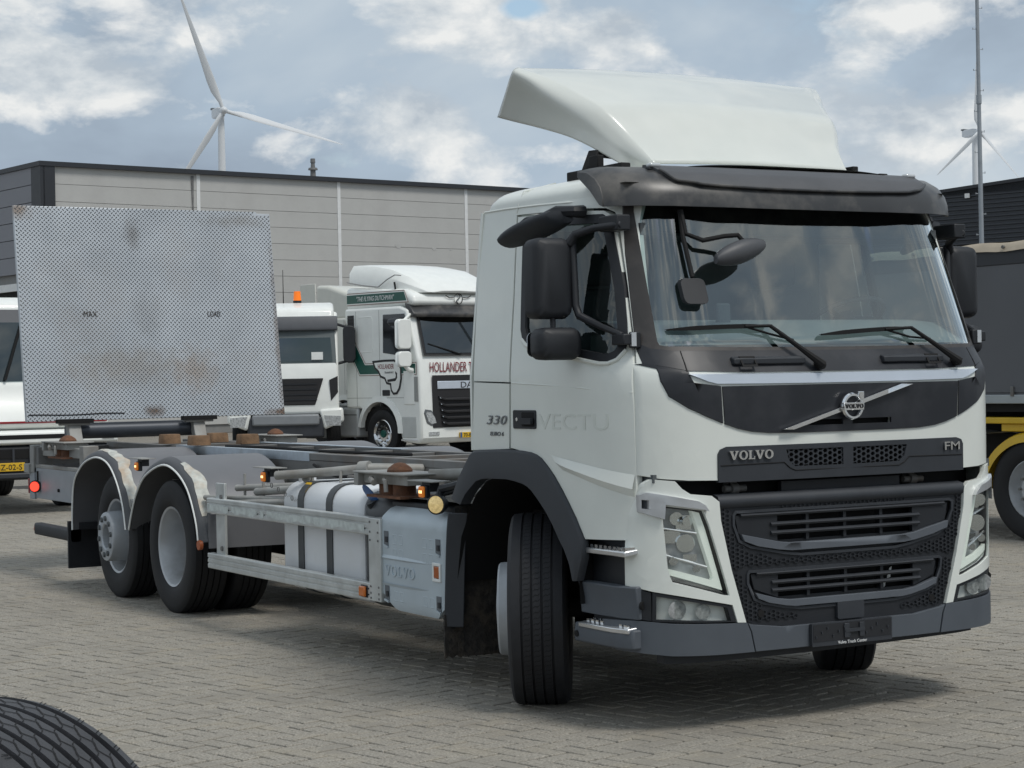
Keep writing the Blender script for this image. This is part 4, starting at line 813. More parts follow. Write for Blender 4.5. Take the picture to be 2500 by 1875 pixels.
def clone(o, parent):
    c = o.copy(); COL.objects.link(c); c.parent = parent
    for ch in o.children: clone(ch, c)
    return c
fw = make_wheel('wheel', T, 'front'); fw.location = (0, -1.02, RO-.008); fw.rotation_euler = (0, 0, R(-33))
tg = make_wheel('wheel', T, 'tag'); tg.location = (-6.65, -1.055, RO-.008); tg.rotation_euler = (0, R(8), 0)
dr = make_wheel('wheel', T, 'drive'); dr.location = (-5.28, -1.07, RO-.008)
for src_, x, y, a in ((fw, 0, 1.02, 180-31), (tg, -6.65, 1.055, 180), (dr, -5.28, 1.07, 180)):
    c = clone(src_, T); c.location = (x, y, RO-.008); c.rotation_euler = (0, 0, R(a))
ax = MB(); ax.cyl((0,-.9,.5), (0,.9,.5), .06); ax.box(-.10,.10,-.75,.75,.36,.46); ax.build('front_axle', BLACK, T); MB().cyl((-6.65,-.9,.5), (-6.65,.9,.5), .07).build('tag_axle', BLACK, T)
ax = MB(); ax.cyl((-5.28,-.8,.5), (-5.28,.8,.5), .08); ax.lathe([(-.22,.0),(-.20,.12),(-.1,.22),(.1,.22),(.2,.12),(.22,0)], 20, Matrix.Translation((-5.28,0,.52))); ax.build('drive_axle', BLACK, T)

# ---- chassis
for sg in (-1, 1):
    rl = MB(); y0, y1 = (sg*.42, sg*.345)
    rl.prism([(y0,.945),(y1,.945),(y1,.955),(y0-sg*.009,.955),(y0-sg*.009,1.150),(y1,1.150),(y1,1.158),(y0,1.158)] if True else [], 'x', -9.2, 1.0); rl.build('chassis_rail', STEEL, T)
    tb = MB(); tb.box(-9.25,-.40, min(y0-sg*.0, y1), max(y0, y1), 1.160,1.212); tb.build('subframe_beam', STEEL, T, bevel=.004)
    zs = MB(); zs.box(-7.30,-4.42, min(y0+sg*.004, y0-sg*.03), max(y0+sg*.004, y0-sg*.03), 1.152,1.2125); zs.box(-7.30,-4.42, min(y0+sg*.004, y1), max(y0+sg*.004, y1), 1.2125,1.2185); zs.build('zinc_strip', ZINC, T)
for x in (-8.6,-7.75,-6.9,-6.1,-5.3,-4.6,-3.9,-3.3,-2.65,-2.0,-1.35,-.75):
    MB().box(x-.045,x+.045,-.345,.345,1.10,1.205).build('cross_member', STEEL, T, bevel=.004)
gb = MB(); gb.box(-1.2,1.15,-.33,.33,.40,1.15); gb.box(-2.4,-1.2,-.18,.18,.65,1.0); gb.tube([(-2.4,0,.85),(-5.1,0,.6)], .07); gb.box(-.62,1.05,-.78,.78,.46,1.0); gb.build('engine_and_light_blocker', BLACK, T)  # last wide box added to block light, so the ground under the cab darkens
MB().box(-3.3,-.7,.52,1.16,.34,1.05).build('left_tank_light_blocker', TANKW, T, bevel=.06)  # unseen left tank, added to keep light from under the chassis
MB().box(-4.4,-.8,-.30,.30,.42,.90).build('gearbox_light_blocker', BLACK, T, bevel=.05)  # plain box in place of gearbox and exhaust, added to block light underneath
MB().box(-7.4,-4.6,-.30,.30,.38,.92).build('suspension_light_blocker', BLACK, T, bevel=.05)  # plain box between the rear wheels, added to deepen the underbody shadow
for x in (-4.9, -5.7, -6.2, -7.1):
    MB().box(x-.05,x+.05,-1.02,1.02,.93,1.0).build('fender_bracket', PIPE, T)
# rusty guide blocks on the frame
for x, y in ((-7.53,-.40),(-6.80,-.40),(-7.46,.02),(-6.74,.02)):
    bk = MB(); bk.loft([[(x+a*s1, y+b*s1, z) for a, b in rrect(-.085,.085,-.085,.085,.03,3)] for z, s1 in ((1.225,1),(1.300,.93),(1.308,.86))]); bk.build('guide_block', RUSTB, T, smooth=40)
def twist(x, y, zt=1.175, h=.16):
    t = empty('container_lock', (x, y, zt), parent=T); q = MB()
    q.box(-.38,.34,-.14,.14,0,.012); q.box(-.30,.30,-.10,.10,-.06,0); q.box(-.36,-.30,-.14,.14,-.075,.0); q.build('lock_plate', PIPE, t, bevel=.004)
    k = MB()
    k.loft([[(r_*math.cos(2*math.pi*i/20), r_*math.sin(2*math.pi*i/20), z) for i in range(20)] for r_, z in ((.078,.012),(.078,.024),(.066,.040),(.034,.062),(.01,.068))]); k.build('lock_cone', RUST, t)
    for dx in (-.09, .10): MB().cyl((dx,-.02,-.125), (dx,-.02,-.06), .070, n=16).build('lock_post', RUST, t)
    MB().box(-.20,.26,-.13,.13,-.14,-.125).build('lock_foot', RUST, t)
    MB().tube([(.05,-.13,-.03), (.11,-.15,-.035), (.115,-.15,-.10)], .014, 8).build('lock_lever', PIPE, t); MB().tube([(-.13,-.13,-.03), (-.05,-.15,-.05)], .02, 8).build('lock_pin', PIPE, t)
    return t
for pts, r_ in (([(-4.3,-.44,1.13), (-3.8,-.47,1.06), (-3.2,-.45,1.10), (-2.6,-.46,1.05), (-2.0,-.45,1.12), (-1.3,-.46,1.08), (-.6,-.44,1.15)], .011), ([(-4.1,-.45,1.02), (-3.4,-.48,.99), (-2.7,-.5,1.0), (-1.9,-.47,1.03)], .009), ([(-2.55,-.80,1.13), (-2.3,-.72,1.10), (-2.0,-.60,1.12), (-1.7,-.47,1.14)], .008), ([(-1.2,-1.0,1.06), (-1.0,-.9,1.09), (-.8,-.75,1.06), (-.5,-.5,1.10)], .012), ([(-6.3,-.35,1.225), (-5.4,-.30,1.23), (-4.4,-.33,1.225), (-3.0,-.28,1.23)], .012)):
    MB().tube(crom(pts, 4), r_, 7).build('air_hose', BLACK, T)
for x in np.arange(-4.2, -.7, .28): MB().cyl((x, -.428, 1.06), (x, -.418, 1.06), .013, n=6).build('frame_bolt', PIPE, T)
for x, z, w_ in ((-3.55,1.02,.14), (-2.25,1.04,.10), (-1.2,1.05,.16)): MB().box(x, x+w_, -.52, -.43, z-.05, z+.06).build('valve_block', STEEL, T, bevel=.01)
twist(-1.56,-1.08, 1.178); twist(-8.52,-1.02, 1.235); twist(-1.56,1.08, 1.178); twist(-8.52,1.02, 1.235)
def pipes():
    def P(pts, r_, nm='support_pipe', m=PIPE): MB().tube(pts, r_, 12).build(nm, m, T)
    P([(-3.20,-1.20,1.118), (-2.90,-.98,1.14), (-2.62,-.80,1.168)], .030); P([(-2.62,-.80,1.168), (-2.55,-.42,1.15)], .034)
    P([(-2.66,-.83,1.166), (-2.60,-.79,1.17)], .048); P([(-3.05,-1.05,1.10), (-3.22,-.9,1.03), (-3.4,-.45,1.0)], .028)
    P([(-1.28,-1.02,1.178), (-.95,-.70,1.185), (-.6,-.42,1.19)], .034); P([(-.95,-1.0,1.08), (-.6,-.5,1.10)], .025)
    P([(-4.30,-1.05,.985), (-3.35,-.62,1.03), (-2.8,-.45,1.05)], .024); P([(-3.92,-1.05,.972), (-3.2,-.98,1.02), (-2.5,-.90,1.055)], .028)
    P([(-2.62,-.92,1.045), (-2.46,-.89,1.06)], .040); P([(-4.60,-1.18,.91), (-3.4,-1.0,.94), (-2.5,-.7,.98)], .020); P([(-4.60,-1.16,.872), (-3.6,-1.06,.91), (-2.9,-.85,.96)], .024)
    for x, y, z in ((-4.22,-1.02,.99), (-3.82,-1.04,.98), (-3.05,-1.0,1.03), (-2.75,-.93,1.05)): P([(x,y,z-.09), (x,y,z+.10)], .010)
    P([(-3.10,-1.02,1.06), (-2.95,-.85,1.0), (-2.0,-.46,1.02)], .010, 'air_hose', BLACK)
    MB().box(-2.56,-2.44,-.85,-.80,.90,1.14).build('pipe_stand', PIPE, T)
    ch = MB()
    for k in range(10):
        p = Vector((-3.34,-1.2,1.06)).lerp(Vector((-2.95,-1.12,.93)), k/10); a = .018
        ch.loft([[p+Vector((a*math.cos(t)+.004*math.cos(u), (.004*math.sin(u) if k % 2 else a*.5*math.sin(t)), a*math.sin(t)*(1 if k % 2 else .4))) for u in (0, 2.1, 4.2)] for t in [2*math.pi*i/8 for i in range(8)]], True, False, wrap=True)
    ch.build('chain', STEEL, T, kind='stuff')
pipes()
def side_lamp(x, z, plate=True, y=-1.22, m=AMBERL, w_=.030):
    l = MB(); l.box(x-w_-.008,x+w_+.008,y-.0,y+.03,z-.038,z+.038); o = l.build('side_lamp', PLAST, T, bevel=.006)
    MB().box(x-w_,x+w_,y-.018,y+.0,z-.032,z+.032).build('lamp_lens', m, o, bevel=.008)
    if plate:
        for dx in (-.011, .011): MB().box(x+dx-.006,x+dx+.006,y-.0195,y-.016,z-.008,z+.008).build('led', mat('amber_led', (.9,.5,.2), .3, emit=(1,.62,.25), es=2.2), o)
    if plate: MB().box(x-.16,x+.16,y-.02,y+.10,z+.058,z+.064).build('lamp_shelf', PIPE, o); MB().box(x-.05,x+.05,y+.02,y+.08,z+.0,z+.058).build('lamp_bracket', PLAST, o)
    return o
side_lamp(-3.36,1.105); side_lamp(-6.0,1.10); side_lamp(-.98,1.098)
# work lamp behind the cab
wl = MB(); wl.tube([(-.50,-1.10,1.19), (-.66,-1.17,1.145), (-.80,-1.19,1.12), (-.815,-1.20,1.06)], [.022,.024,.026,.03], 8); wl.lathe([(.05,.0),(.045,.04),(.0,.056),(-.035,.058),(-.04,.05)], 20, Matrix.Translation((-.795,-1.215,1.035)) @ Matrix.Rotation(R(35), 4, 'Z')); wlo = wl.build('work_lamp', PLAST, T)
MB().lathe([(-.036,.050),(-.046,.03),(-.048,.0)], 20, Matrix.Translation((-.795,-1.215,1.035)) @ Matrix.Rotation(R(35), 4, 'Z')).build('lamp_lens', BULB, wlo)
# fuel tank
def dsec(x, g=0.0):
    p = rrect(-1.13-g,-.50+g,.345-g,1.075+g,.13,6); return [(x, a, b) for a, b in p]
tk = MB(); tk.loft([[(x, -.815+(a+.815)*s_, .71+(b-.71)*s_) for _, a, b in dsec(x)] for x, s_ in ((-3.275,.93),(-3.262,.97),(-3.235,1),(-2.04,1),(-2.015,.985),(-2.0,.95))]); tko = tk.build('fuel_tank', TANKW, T, smooth=45)
for x in (-2.95, -2.49):
    MB().loft([[(x+dx, a, b) for _, a, b in dsec(x, g)] for dx, g in ((-.045,.001),(-.045,.008),(.045,.008),(.045,.001))], True, False).build('tank_strap', mat('strap_dark', (.05, .055, .058), .5), tko)
drape(rect(-3.03,-2.93,1.04,1.085), lambda x, z, o: (x, -1.105+(z-1.04)*1.2, z+.004), 0, step=0)
MB().add([(-2.998,-1.122,1.013), (-2.902,-1.122,1.013), (-2.902,-1.066,1.075), (-2.998,-1.066,1.075)], [(0,1,2,3)]).build('yellow_sticker', PLATE, tko)
ft = MB(); ft.loft([[(x, -.815+(a+.815)*s_, .71+(b-.71)*s_-.012) for _, a, b in dsec(x)] for x, s_ in ((-1.985,.93),(-1.96,.98),(-1.60,.98),(-1.57,.93))]); fto = ft.build('additive_tank', mat('dark_tank', (.05, .055, .06), .45), T, smooth=45)
cp = MB(); cp.cyl((-1.90,-1.05,.95), (-1.905,-1.09,1.01), .06, n=18); cp.build('filler_neck', PLAST, fto)
cp = MB(); cp.loft([[Vector((-1.905,-1.09,1.005))+Vector((r_*math.cos(t), -.045*h-.6*r_*math.sin(t)*.6, .055*h+r_*math.sin(t)*.7)) for t in [2*math.pi*i/10 for i in range(10)]] for r_, h in ((.068,0),(.070,.5),(.062,1.0),(.03,1.15))]); cp.build('blue_cap', BLUE, fto)
MB().box(-2.62,-2.44,-.86,-.72,1.075,1.125).build('tank_sender', PLAST, tko, bevel=.005)
MB().cyl((-3.18,-.98,1.06), (-3.18,-.98,1.11), .06, n=16).build('tank_filler', TANKW, tko)
# battery box with cover
MB().box(-1.53,-.66,-1.15,-.55,.42,1.02).build('battery_box', PLAST, T, bevel=.01)
BC = [(-1.525,.470),(-1.378,.390),(-1.33,.380),(-.83,.380),(-.72,.455),(-.712,.48),(-.712,.93),(-.73,.962),(-.76,.975),(-1.46,.985),(-1.51,.97),(-1.535,.92),(-1.538,.52)]
def bfn(x, z, o):
    e = max(0, (z-.90)/.09); return (x, -1.222+.09*e*e+.05*max(0, (.43-z)/.06)**2*.3+.03*max(0, (x+.76)/.05)**2-(o), z+.012*e) if True else None
bcv = drape(BC, lambda x, z, o: (lambda p: (p[0], p[1], p[2]))(bfn(x, z, o)), .05, step=.03).build('battery_cover', BATT, T, bevel=.012, seg=3)
for x, z in ((-1.47,.80),(-.80,.79),(-1.47,.475),(-.80,.465)):
    MB().prism([(x-.028,z-.045),(x+.028,z-.045),(x+.028,z+.045),(x-.028,z+.045)], 'y', -1.223, -1.2255).build('cover_recess', mat('recess_grey', (.12, .135, .15), .5), bcv)
    MB().box(x-.004,x+.024,-1.232,-1.222,z-.02,z+.012).build('cover_bolt', PLAST, bcv)
    MB().beam((x-.028,-1.226,z-.04), (x+.026,-1.226,z-.05), .012, .012).build('recess_lip', BATT, bcv)
for gx, gz, nz_ in ((-1.36,.80,2), (-.97,.80,2), (-1.36,.465,1), (-.97,.465,1)):
    for i in range(2):
        for j in range(nz_):
            x = gx+.082*i; z = gz-.085*j
            fr_ = MB(); drape(rect(x-.026,x+.026,z-.030,z+.030), lambda a, b, o: (a, -1.2235-o, b), .006, [rect(x-.019,x+.019,z-.023,z+.023)], 0, fr_); fr_.build('cover_stud', BATT, bcv, bevel=.002)
for z, s_ in ((.685, 1), (.535, -1)):
    MB().loft([[(x, -1.222, z+s_*.018*k), (x, -1.230*k-1.222*(1-k), z), (x, -1.222, z-.012*k)] for x, k in ((-1.535,1),(-1.2,.9),(-1.0,.5),(-.93,.05))]).build('cover_crease', BATT, bcv)
serif_word('VOLVO', .40, .062, lambda a, b, o: (-1.30+a, -1.2275-o, .612+b), .008).build('lettering', BATT, bcv, smooth=0)
drape(rect(-.865,-.765,.592,.700), lambda a, b, o: (a, -1.232-o, b), .012, [rect(-.848,-.782,.610,.682)], 0).build('lamp_bezel', LENSW, bcv, bevel=.003)
MB().box(-.846,-.784,-1.232,-1.222,.612,.680).build('side_reflector', mat('amber_dark', (.42, .10, .015), .3, coat=.4), bcv, bevel=.006)
tp = MB(); tp.grid(lambda u, v: (-1.56+1.0*u, -1.15+.62*v, 1.045+.006*math.sin(u*17)*math.sin(v*9)), 10, 6); tp.build('box_lid', mat('muddy_lid', (.13, .12, .105), .9, var=.4, vs=9, bump=.4, bs=30), T)
# side guard
sgd = empty('side_guard', parent=T)
def rail(z0, z1, nm):
    q = MB(); h = z1-z0
    q.prism([(-1.215,z0),(-1.232,z0),(-1.235,z0+.006),(-1.235,z0+h*.27),(-1.229,z0+h*.31),(-1.229,z0+h*.36),(-1.235,z0+h*.40),(-1.235,z0+h*.60),(-1.229,z0+h*.64),(-1.229,z0+h*.69),(-1.235,z0+h*.73),(-1.235,z1-.006),(-1.232,z1),(-1.19,z1),(-1.19,z1-.01),(-1.215,z1-.01)], 'x', -4.430, -1.69)
    o = q.build(nm, GUARD, sgd, smooth=20); return o
rail(.808,.917,'guard_rail'); rail(.408,.517,'guard_rail')
# torn tape along the upper rail
tpv = MB(); rt = random.Random(5); xs = np.linspace(-4.42,-1.75,46); top = [.872+rt.uniform(-.004,.004) for _ in xs]; bot = [.845-.018*abs(math.sin(i*.8))-rt.uniform(0,.012) for i in range(len(xs))]
for i in range(len(xs)-1):
    if rt.random() < .06: continue
    tpv.add([(xs[i],-1.2362,bot[i]), (xs[i+1],-1.2362,bot[i+1]), (xs[i+1],-1.2362,top[i+1]), (xs[i],-1.2362,top[i])], [(0,1,2,3)])
tpv.build('torn_tape', SCUFF, sgd, smooth=0, kind='stuff')
ps = MB(); ps.box(-1.69,-1.525,-1.238,-1.14,.412,.914); pso = ps.build('end_post', GUARD, sgd, bevel=.004)
for z in (.43,.46,.50,.78,.83,.89):
    for x in (-1.665,-1.555): MB().cyl((x,-1.242,z), (x,-1.236,z), .007, n=8).build('rivet', STEEL, sgd)
for x in (-4.24,):
    MB().box(x-.085,x+.085,-1.205,-1.185,.515,1.028).build('guard_post', GUARD, sgd, bevel=.003)
    for z in (.56,.93): MB().cyl((x+.03,-1.215,z), (x+.03,-1.2,z), .018, n=10).build('post_bolt', STEEL, sgd)
side_lamp(-1.765,.462, False, -1.24, AMBER, .042)
# rear fenders
def fender(pts, sg):
    c = crom([(p[0], p[1]) for p in pts], 5); n = len(c)
    nor = []
    for i in range(n):
        a, b = Vector(c[max(0, i-1)]), Vector(c[min(n-1, i+1)]); d_ = (b-a).normalized(); nor.append(Vector((-d_.y, d_.x)))
    O = lambda i, k: Vector(c[i])+nor[i]*k
    pr = ((0,-1.247),(.012,-1.252),(.035,-1.246),(.055,-1.228),(.066,-1.195))
    m = MB(); m.loft([[(O(i, k).x, -sg*-y if False else sg*-y, O(i, k).y) for k, y in pr] for i in range(n)], False, False)
    f_ = m.build('rear_fender', FENDLIP, T, smooth=50)
    m = MB(); m.loft([[(O(i, k).x, sg*-y, O(i, k).y) for k, y in ((.066,-1.195),(.070,-1.0),(.070,-.50),(.064,-.50),(.058,-1.0),(0,-1.24))] for i in range(n)], False, False); m.build('fender_skin', FENDER, f_, smooth=50)
    m = MB(); m.tube([(O(i,.004).x, sg*1.2525, O(i,.004).y) for i in range(n)], .0085, 8); m.build('white_edging', LENSW, f_)
    return f_, c, O
FT = [(-7.665,.50),(-7.655,.70),(-7.60,.90),(-7.47,1.01),(-7.257,1.10),(-6.954,1.144),(-6.667,1.105),(-6.464,.985),(-6.303,.79),(-6.231,.58)]
FD = [(-6.146,.585),(-6.053,.745),(-5.928,.895),(-5.724,1.03),(-5.34,1.125),(-5.04,1.09),(-4.784,.96),(-4.626,.745),(-4.575,.575)]
for sg in (-1, 1):
    for pts in (FT, FD):
        f_, c, O = fender(pts, sg)
        if sg < 0:
            sc = MB(); n = len(c); rs = random.Random(11 if pts is FT else 12)
            lo_, hi_ = (.52, .94) if pts is FT else (.60, .86)
            I = [i for i in range(n) if lo_ <= i/n <= hi_]; prev = None
            for k, i in enumerate(I):
                w0 = -1.215+rs.uniform(-.012,.012); w1 = w0+.02+.075*math.sin(math.pi*(k+.4)/(len(I)))+rs.uniform(-.012,.015)
                q = [(O(i,.0625).x, w0, O(i,.0625).y), (O(i,.0715).x, -1.19, O(i,.0715).y), (O(i,.0735).x, w1, O(i,.0735).y)]
                if prev: sc.add(prev+q, [(0,1,4,3), (1,2,5,4)])
                prev = q
            sc.build('scuff_patch', mat('bare_filler', (.50,.51,.47), .7, var=.2, vs=20, dirt=(.45,.25,.10), dirt_amt=.5, dirt_scale=6), f_, smooth=50)
    MB().cyl((-4.55, sg*1.262, .565), (-4.55, sg*1.235, .565), .036, n=16).build('side_reflector', mat('amber_round', (.40, .10, .03), .35, coat=.3), T)
    MB().cyl((-6.19, sg*1.22, .80), (-6.19, sg*1.15, .80), .03, n=12).build('fender_stay', PIPE, T)
MB().grid(lambda u, v: (-4.50+.06*u, -1.20+.75*u, .54+.25*v), 2, 2).build('fender_apron', FENDER, T)
MB().box(-7.93,-7.90,-1.22,-.60,.145,.56).build('mud_flap', PLAST, T)
MB().box(-7.90,-7.66,-1.19,-.65,.5,.56).build('flap_bracket', PLAST, T)
# tail: corner box, tail lamps, underride bar, tail lift
tl = MB(); tl.box(-9.42,-9.30,-1.12,-.98,.94,1.20); tl.box(-9.35,-7.80,-1.06,-.98,1.10,1.19); tl.box(-7.86,-7.74,-1.12,-.98,1.05,1.22); tl.box(-9.3,-8.0,-1.10,-1.04,.985,1.02); tl.build('rear_outrigger', PIPE, T, bevel=.006)
tl = MB(); tl.box(-9.46,-9.30,-1.115,-1.09,.69,.99); tl.box(-9.30,-8.0,-1.10,-1.085,.70,.985); tl.build('rear_side_panel', mat('side_panel_grey', (.30, .32, .34), .5, var=.1), T, bevel=.004)
MB().box(-9.56,-9.40,-1.14,-.90,.935,1.02).build('outrigger_end', PIPE, T, bevel=.004)
MB().box(-9.3,-9.2,-1.1,1.1,1.02,1.18).build('rear_crossbeam', STEEL, T)
tlc, tld = Vector((-9.17,-1.15,.815)), Vector((.70,-.71,0))
rt_ = MB(); rt_.cyl(tlc-tld*.03, tlc, .058, n=20); rto = rt_.build('tail_lamp', PLAST, T)
MB().cyl(tlc, tlc+tld*.008, .046, n=20).build('lamp_lens', REDL, rto)
MB().cyl((-9.17,-1.12,.87), (-9.17,-1.12,.96), .010, n=8).build('lamp_stem', BLACK, rto)
MB().box(-9.50,-9.46,-1.12,-1.02,.74,.88).build('rear_reflector', mat('red_dull', (.30, .02, .02), .4), T, bevel=.004)
MB().cyl((-8.55,-1.115,.80), (-8.55,-1.10,.80), .016, n=10).build('panel_bolt', BLACK, T)
ub = MB(); ub.loft([[(x, -1.15+a, .43+b) for a, b in rrect(-.045,.045,-.055,.055,.02,3)] for x in (-9.05,-7.90)]); ubo = ub.build('underride_bar', PLAST, T)
MB().cyl((-9.075,-1.15,.43), (-9.05,-1.15,.43), .045, n=16).build('bar_end_lamp', mat('amber_round', (.40, .10, .03), .35), ubo)
# tail-lift platform standing upright
LB, LT = (-8.90, 1.425), (-9.20, 3.455)
def lift(y, t, o=0): return (LB[0]+(LT[0]-LB[0])*t+o, y, LB[1]+(LT[1]-LB[1])*t)
def plate_mat():
    m = mat('tread_plate', (.50, .53, .56), .40, .45, var=.10, vs=2.2, dirt=(.36, .35, .34), dirt_amt=.35, dirt_scale=1.3)
    t = m.node_tree; b = t.nodes['Principled BSDF']; last = b.inputs['Base Color'].links[0].from_socket
    c = N(t, 'ShaderNodeTexCoord')
    def spot(y, z, ry, rz, col, amt, ns):
        nonlocal last
        mp_ = N(t, 'ShaderNodeMapping'); mp_.inputs['Location'].default_value = (0, -y/ry, -z/rz); mp_.inputs['Scale'].default_value = (0, 1/ry, 1/rz); t.links.new(c.outputs['Object'], mp_.inputs[0])
        ln = N(t, 'ShaderNodeVectorMath', operation='LENGTH'); t.links.new(mp_.outputs[0], ln.inputs[0])
        n = N(t, 'ShaderNodeTexNoise'); n.inputs['Scale'].default_value = ns; n.inputs['Detail'].default_value = 6; t.links.new(c.outputs['Object'], n.inputs['Vector'])
        a = N(t, 'ShaderNodeMath', operation='MULTIPLY_ADD'); t.links.new(n.outputs[0], a.inputs[0]); a.inputs[1].default_value = 1.5; t.links.new(ln.outputs['Value'], a.inputs[2])
        r_ = N(t, 'ShaderNodeMapRange'); r_.inputs[1].default_value = .95; r_.inputs[2].default_value = 1.75; r_.inputs[3].default_value = amt; r_.inputs[4].default_value = 0; t.links.new(a.outputs[0], r_.inputs[0])
        x = N(t, 'ShaderNodeMixRGB'); t.links.new(r_.outputs[0], x.inputs[0]); t.links.new(last, x.inputs[1]); x.inputs[2].default_value = (*col, 1); last = x.outputs[0]
    spot(-.25, 1.92, .72, .24, (.32, .26, .19), .40, 9); spot(.40, 1.87, .26, .28, (.33, .22, .13), .45, 12); spot(-.05, 2.45, .2, .3, (.24, .23, .22), .25, 12)
    spot(-.05, 1.50, .13, .07, (.13, .075, .04), .9, 9); spot(1.25, 1.46, .22, .05, (.16, .09, .05), .9, 9); spot(-.15, 3.2, .10, .16, (.16, .14, .12), .5, 8); spot(-1.26, 3.42, .18, .12, (.22, .14, .08), .7, 9)
    spot(1.27, 2.2, .04, 1.2, (.16, .10, .06), .5, 9); spot(.9, 3.35, .4, .08, (.26, .23, .19), .35, 12)
    t.links.new(last, b.inputs['Base Color']); return m
TP = plate_mat()
lf = empty('tail_lift', parent=T)
op = [(-1.29,0),(1.285,.004),(1.285,.99),(1.15,.99),(1.14,.998),(-1.29,1.0)]
drape(op, lambda y, t, o: lift(y, t, o), .05, step=0).build('lift_platform', TP, lf, bevel=.004)
lz = MB(); nu, nv = 62, 49; pu, pvv = 2.565/nu, 1/nv
for i in range(nu):
    for j in range(nv):
        for k in (0, 1):
            y = -1.283+pu*(i+.25+.5*k); t = (j+.25+.5*k)*pvv
            if y > 1.12 and t > .98: continue
            a = R(-42) if k == 0 else R(46); ca, sa = math.cos(a), math.sin(a); hl_, hw_ = pu*.34, pu*.125
            base = [(hl_, 0), (hl_*.45, hw_), (-hl_*.45, hw_), (-hl_, 0), (-hl_*.45, -hw_), (hl_*.45, -hw_)]; kk = 2.05
            q = [lift(y+p*ca-r_*sa, t+(p*sa+r_*ca)/kk, .0003) for p, r_ in base]+[lift(y+p*.6*ca, t+(p*.6*sa)/kk, .0045) for p in (hl_, -hl_)]
            lz.add(q, [(0,1,6), (1,2,7,6), (2,3,7), (3,4,7), (4,5,6,7), (5,0,6)])
lz.build('tread_pattern', mat('tread_ridges', (.085, .092, .098), .5, .2, var=.12, vs=2.2, dirt=(.20, .15, .10), dirt_amt=.4, dirt_scale=1.3), lf, smooth=0, kind='stuff')
for s_, y in (('MAX', -.62), ('LOAD', .62)):
    me = text_mesh(s_, mat('rusty_lettering', (.09, .075, .065), .8), .13, .055, .002); drape_mesh(me, lambda a, b, o: lift(y+a, .495+b/2.05, .006)); place_mesh('stencil_lettering', me, Matrix(), lf)
MB().tube([lift(y, .030+.002*math.sin(y*9), .002) for y in np.linspace(-1.27,-.35,12)], .006, 6).build('plate_seam', BLACK, lf)
for y in (-.86, .36):
    a = MB(); a.loft([[(x, y-.06, z), (x, y+.06, z), (x-.10, y+.06, z), (x-.10, y-.06, z)] for x, z in ((-8.70,1.15),(-8.78,1.28),(-8.84,1.43))]); a.box(-8.88,-8.80,y-.14,y+.14,1.385,1.44); a.build('lift_arm', PIPE, lf, bevel=.006)
    MB().box(-8.86,-8.78,y-.17,y+.17,1.405,1.445).build('arm_hinge', BLACK, lf)
MB().cyl((-8.95,-.90,1.33), (-8.95,.36,1.33), .075, n=20).build('lift_tube', mat('lift_tube_grey', (.055, .062, .075), .4, .3), lf)

# ================================================================== the yard behind
C0 = Vector((9.1399, -6.3495, 0)); FW = Vector((_f.x, _f.y, 0)).normalized(); RW = Vector((_r.x, _r.y, 0)).normalized()
def W(lat, dep, z=0): p = C0+RW*lat+FW*dep; return Vector((p.x, p.y, z))
def yaw_of(lat, dep): d = RW*lat+FW*dep; return math.atan2(d.y, d.x)
# ---- grey panel hall
HD = (.786, .618); hall_yaw = yaw_of(*HD); HC = W(-15.84, 67)
hall = empty('warehouse', HC, hall_yaw, label='long grey panelled warehouse with dark roof edge and white seams behind the parked trucks', category='building')
# local: +X along the long wall away from the corner, +Y into the building
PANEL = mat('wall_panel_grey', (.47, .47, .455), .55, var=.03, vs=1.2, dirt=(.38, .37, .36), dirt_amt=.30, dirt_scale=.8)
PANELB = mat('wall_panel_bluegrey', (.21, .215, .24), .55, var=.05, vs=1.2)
COPE = mat('dark_coping', (.025, .028, .034), .5)
SEAM = mat('white_seam', (.72, .73, .73), .5)
HH, PH, BAY = 9.42, .60, 6.0
MB().box(.02, 72, .06, 34, 0, HH-.12).build('hall_core', mat('hall_core_grey', (.22, .22, .215), .8), hall)
pm = MB().box(.035, BAY-.035, 0, .059, .007, PH-.007).mesh('wall_panel', PANEL, 0)
for b in range(8):
    for r_ in range(15):
        z0 = HH-.12-(r_+1)*PH
        if z0 < .1: continue
        o = bpy.data.objects.new('wall_panel', pm); COL.objects.link(o); o.parent = hall; o.location = (b*BAY, random.uniform(-.004, .004), z0)
    if b: MB().box(b*BAY-.07, b*BAY+.07, -.025, .09, .2, HH-.12).build('wall_seam', SEAM, hall, smooth=0)
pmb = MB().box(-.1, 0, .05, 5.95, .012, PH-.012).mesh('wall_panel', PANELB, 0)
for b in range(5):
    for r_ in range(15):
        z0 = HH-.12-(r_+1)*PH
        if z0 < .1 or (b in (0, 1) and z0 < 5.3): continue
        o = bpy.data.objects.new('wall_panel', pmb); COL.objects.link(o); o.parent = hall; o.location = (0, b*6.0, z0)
MB().box(-.14, 72.1, -.16, .14, HH-.13, HH+.03).build('roof_coping', COPE, hall, smooth=0)
MB().box(-.16, .14, -.155, 34, HH-.129, HH+.028).build('roof_coping', COPE, hall, smooth=0)
MB().box(-.02, 72, .12, 34, HH-.1, HH-.02).build('flat_roof', mat('roof_felt', (.10, .10, .10), .9), hall, smooth=0)
MB().box(-.12, .04, -.13, .06, 7.55, HH-.13).build('corner_trim', COPE, hall, smooth=0)
MB().box(-.118, -.02, .0, .62, 7.55, HH-.13).build('corner_trim', COPE, hall, smooth=0)
MB().box(-.02, .42, -.13, -.01, 7.55, HH-.13).build('corner_trim', COPE, hall, smooth=0)
gate_ = empty('overhead_door', parent=hall)
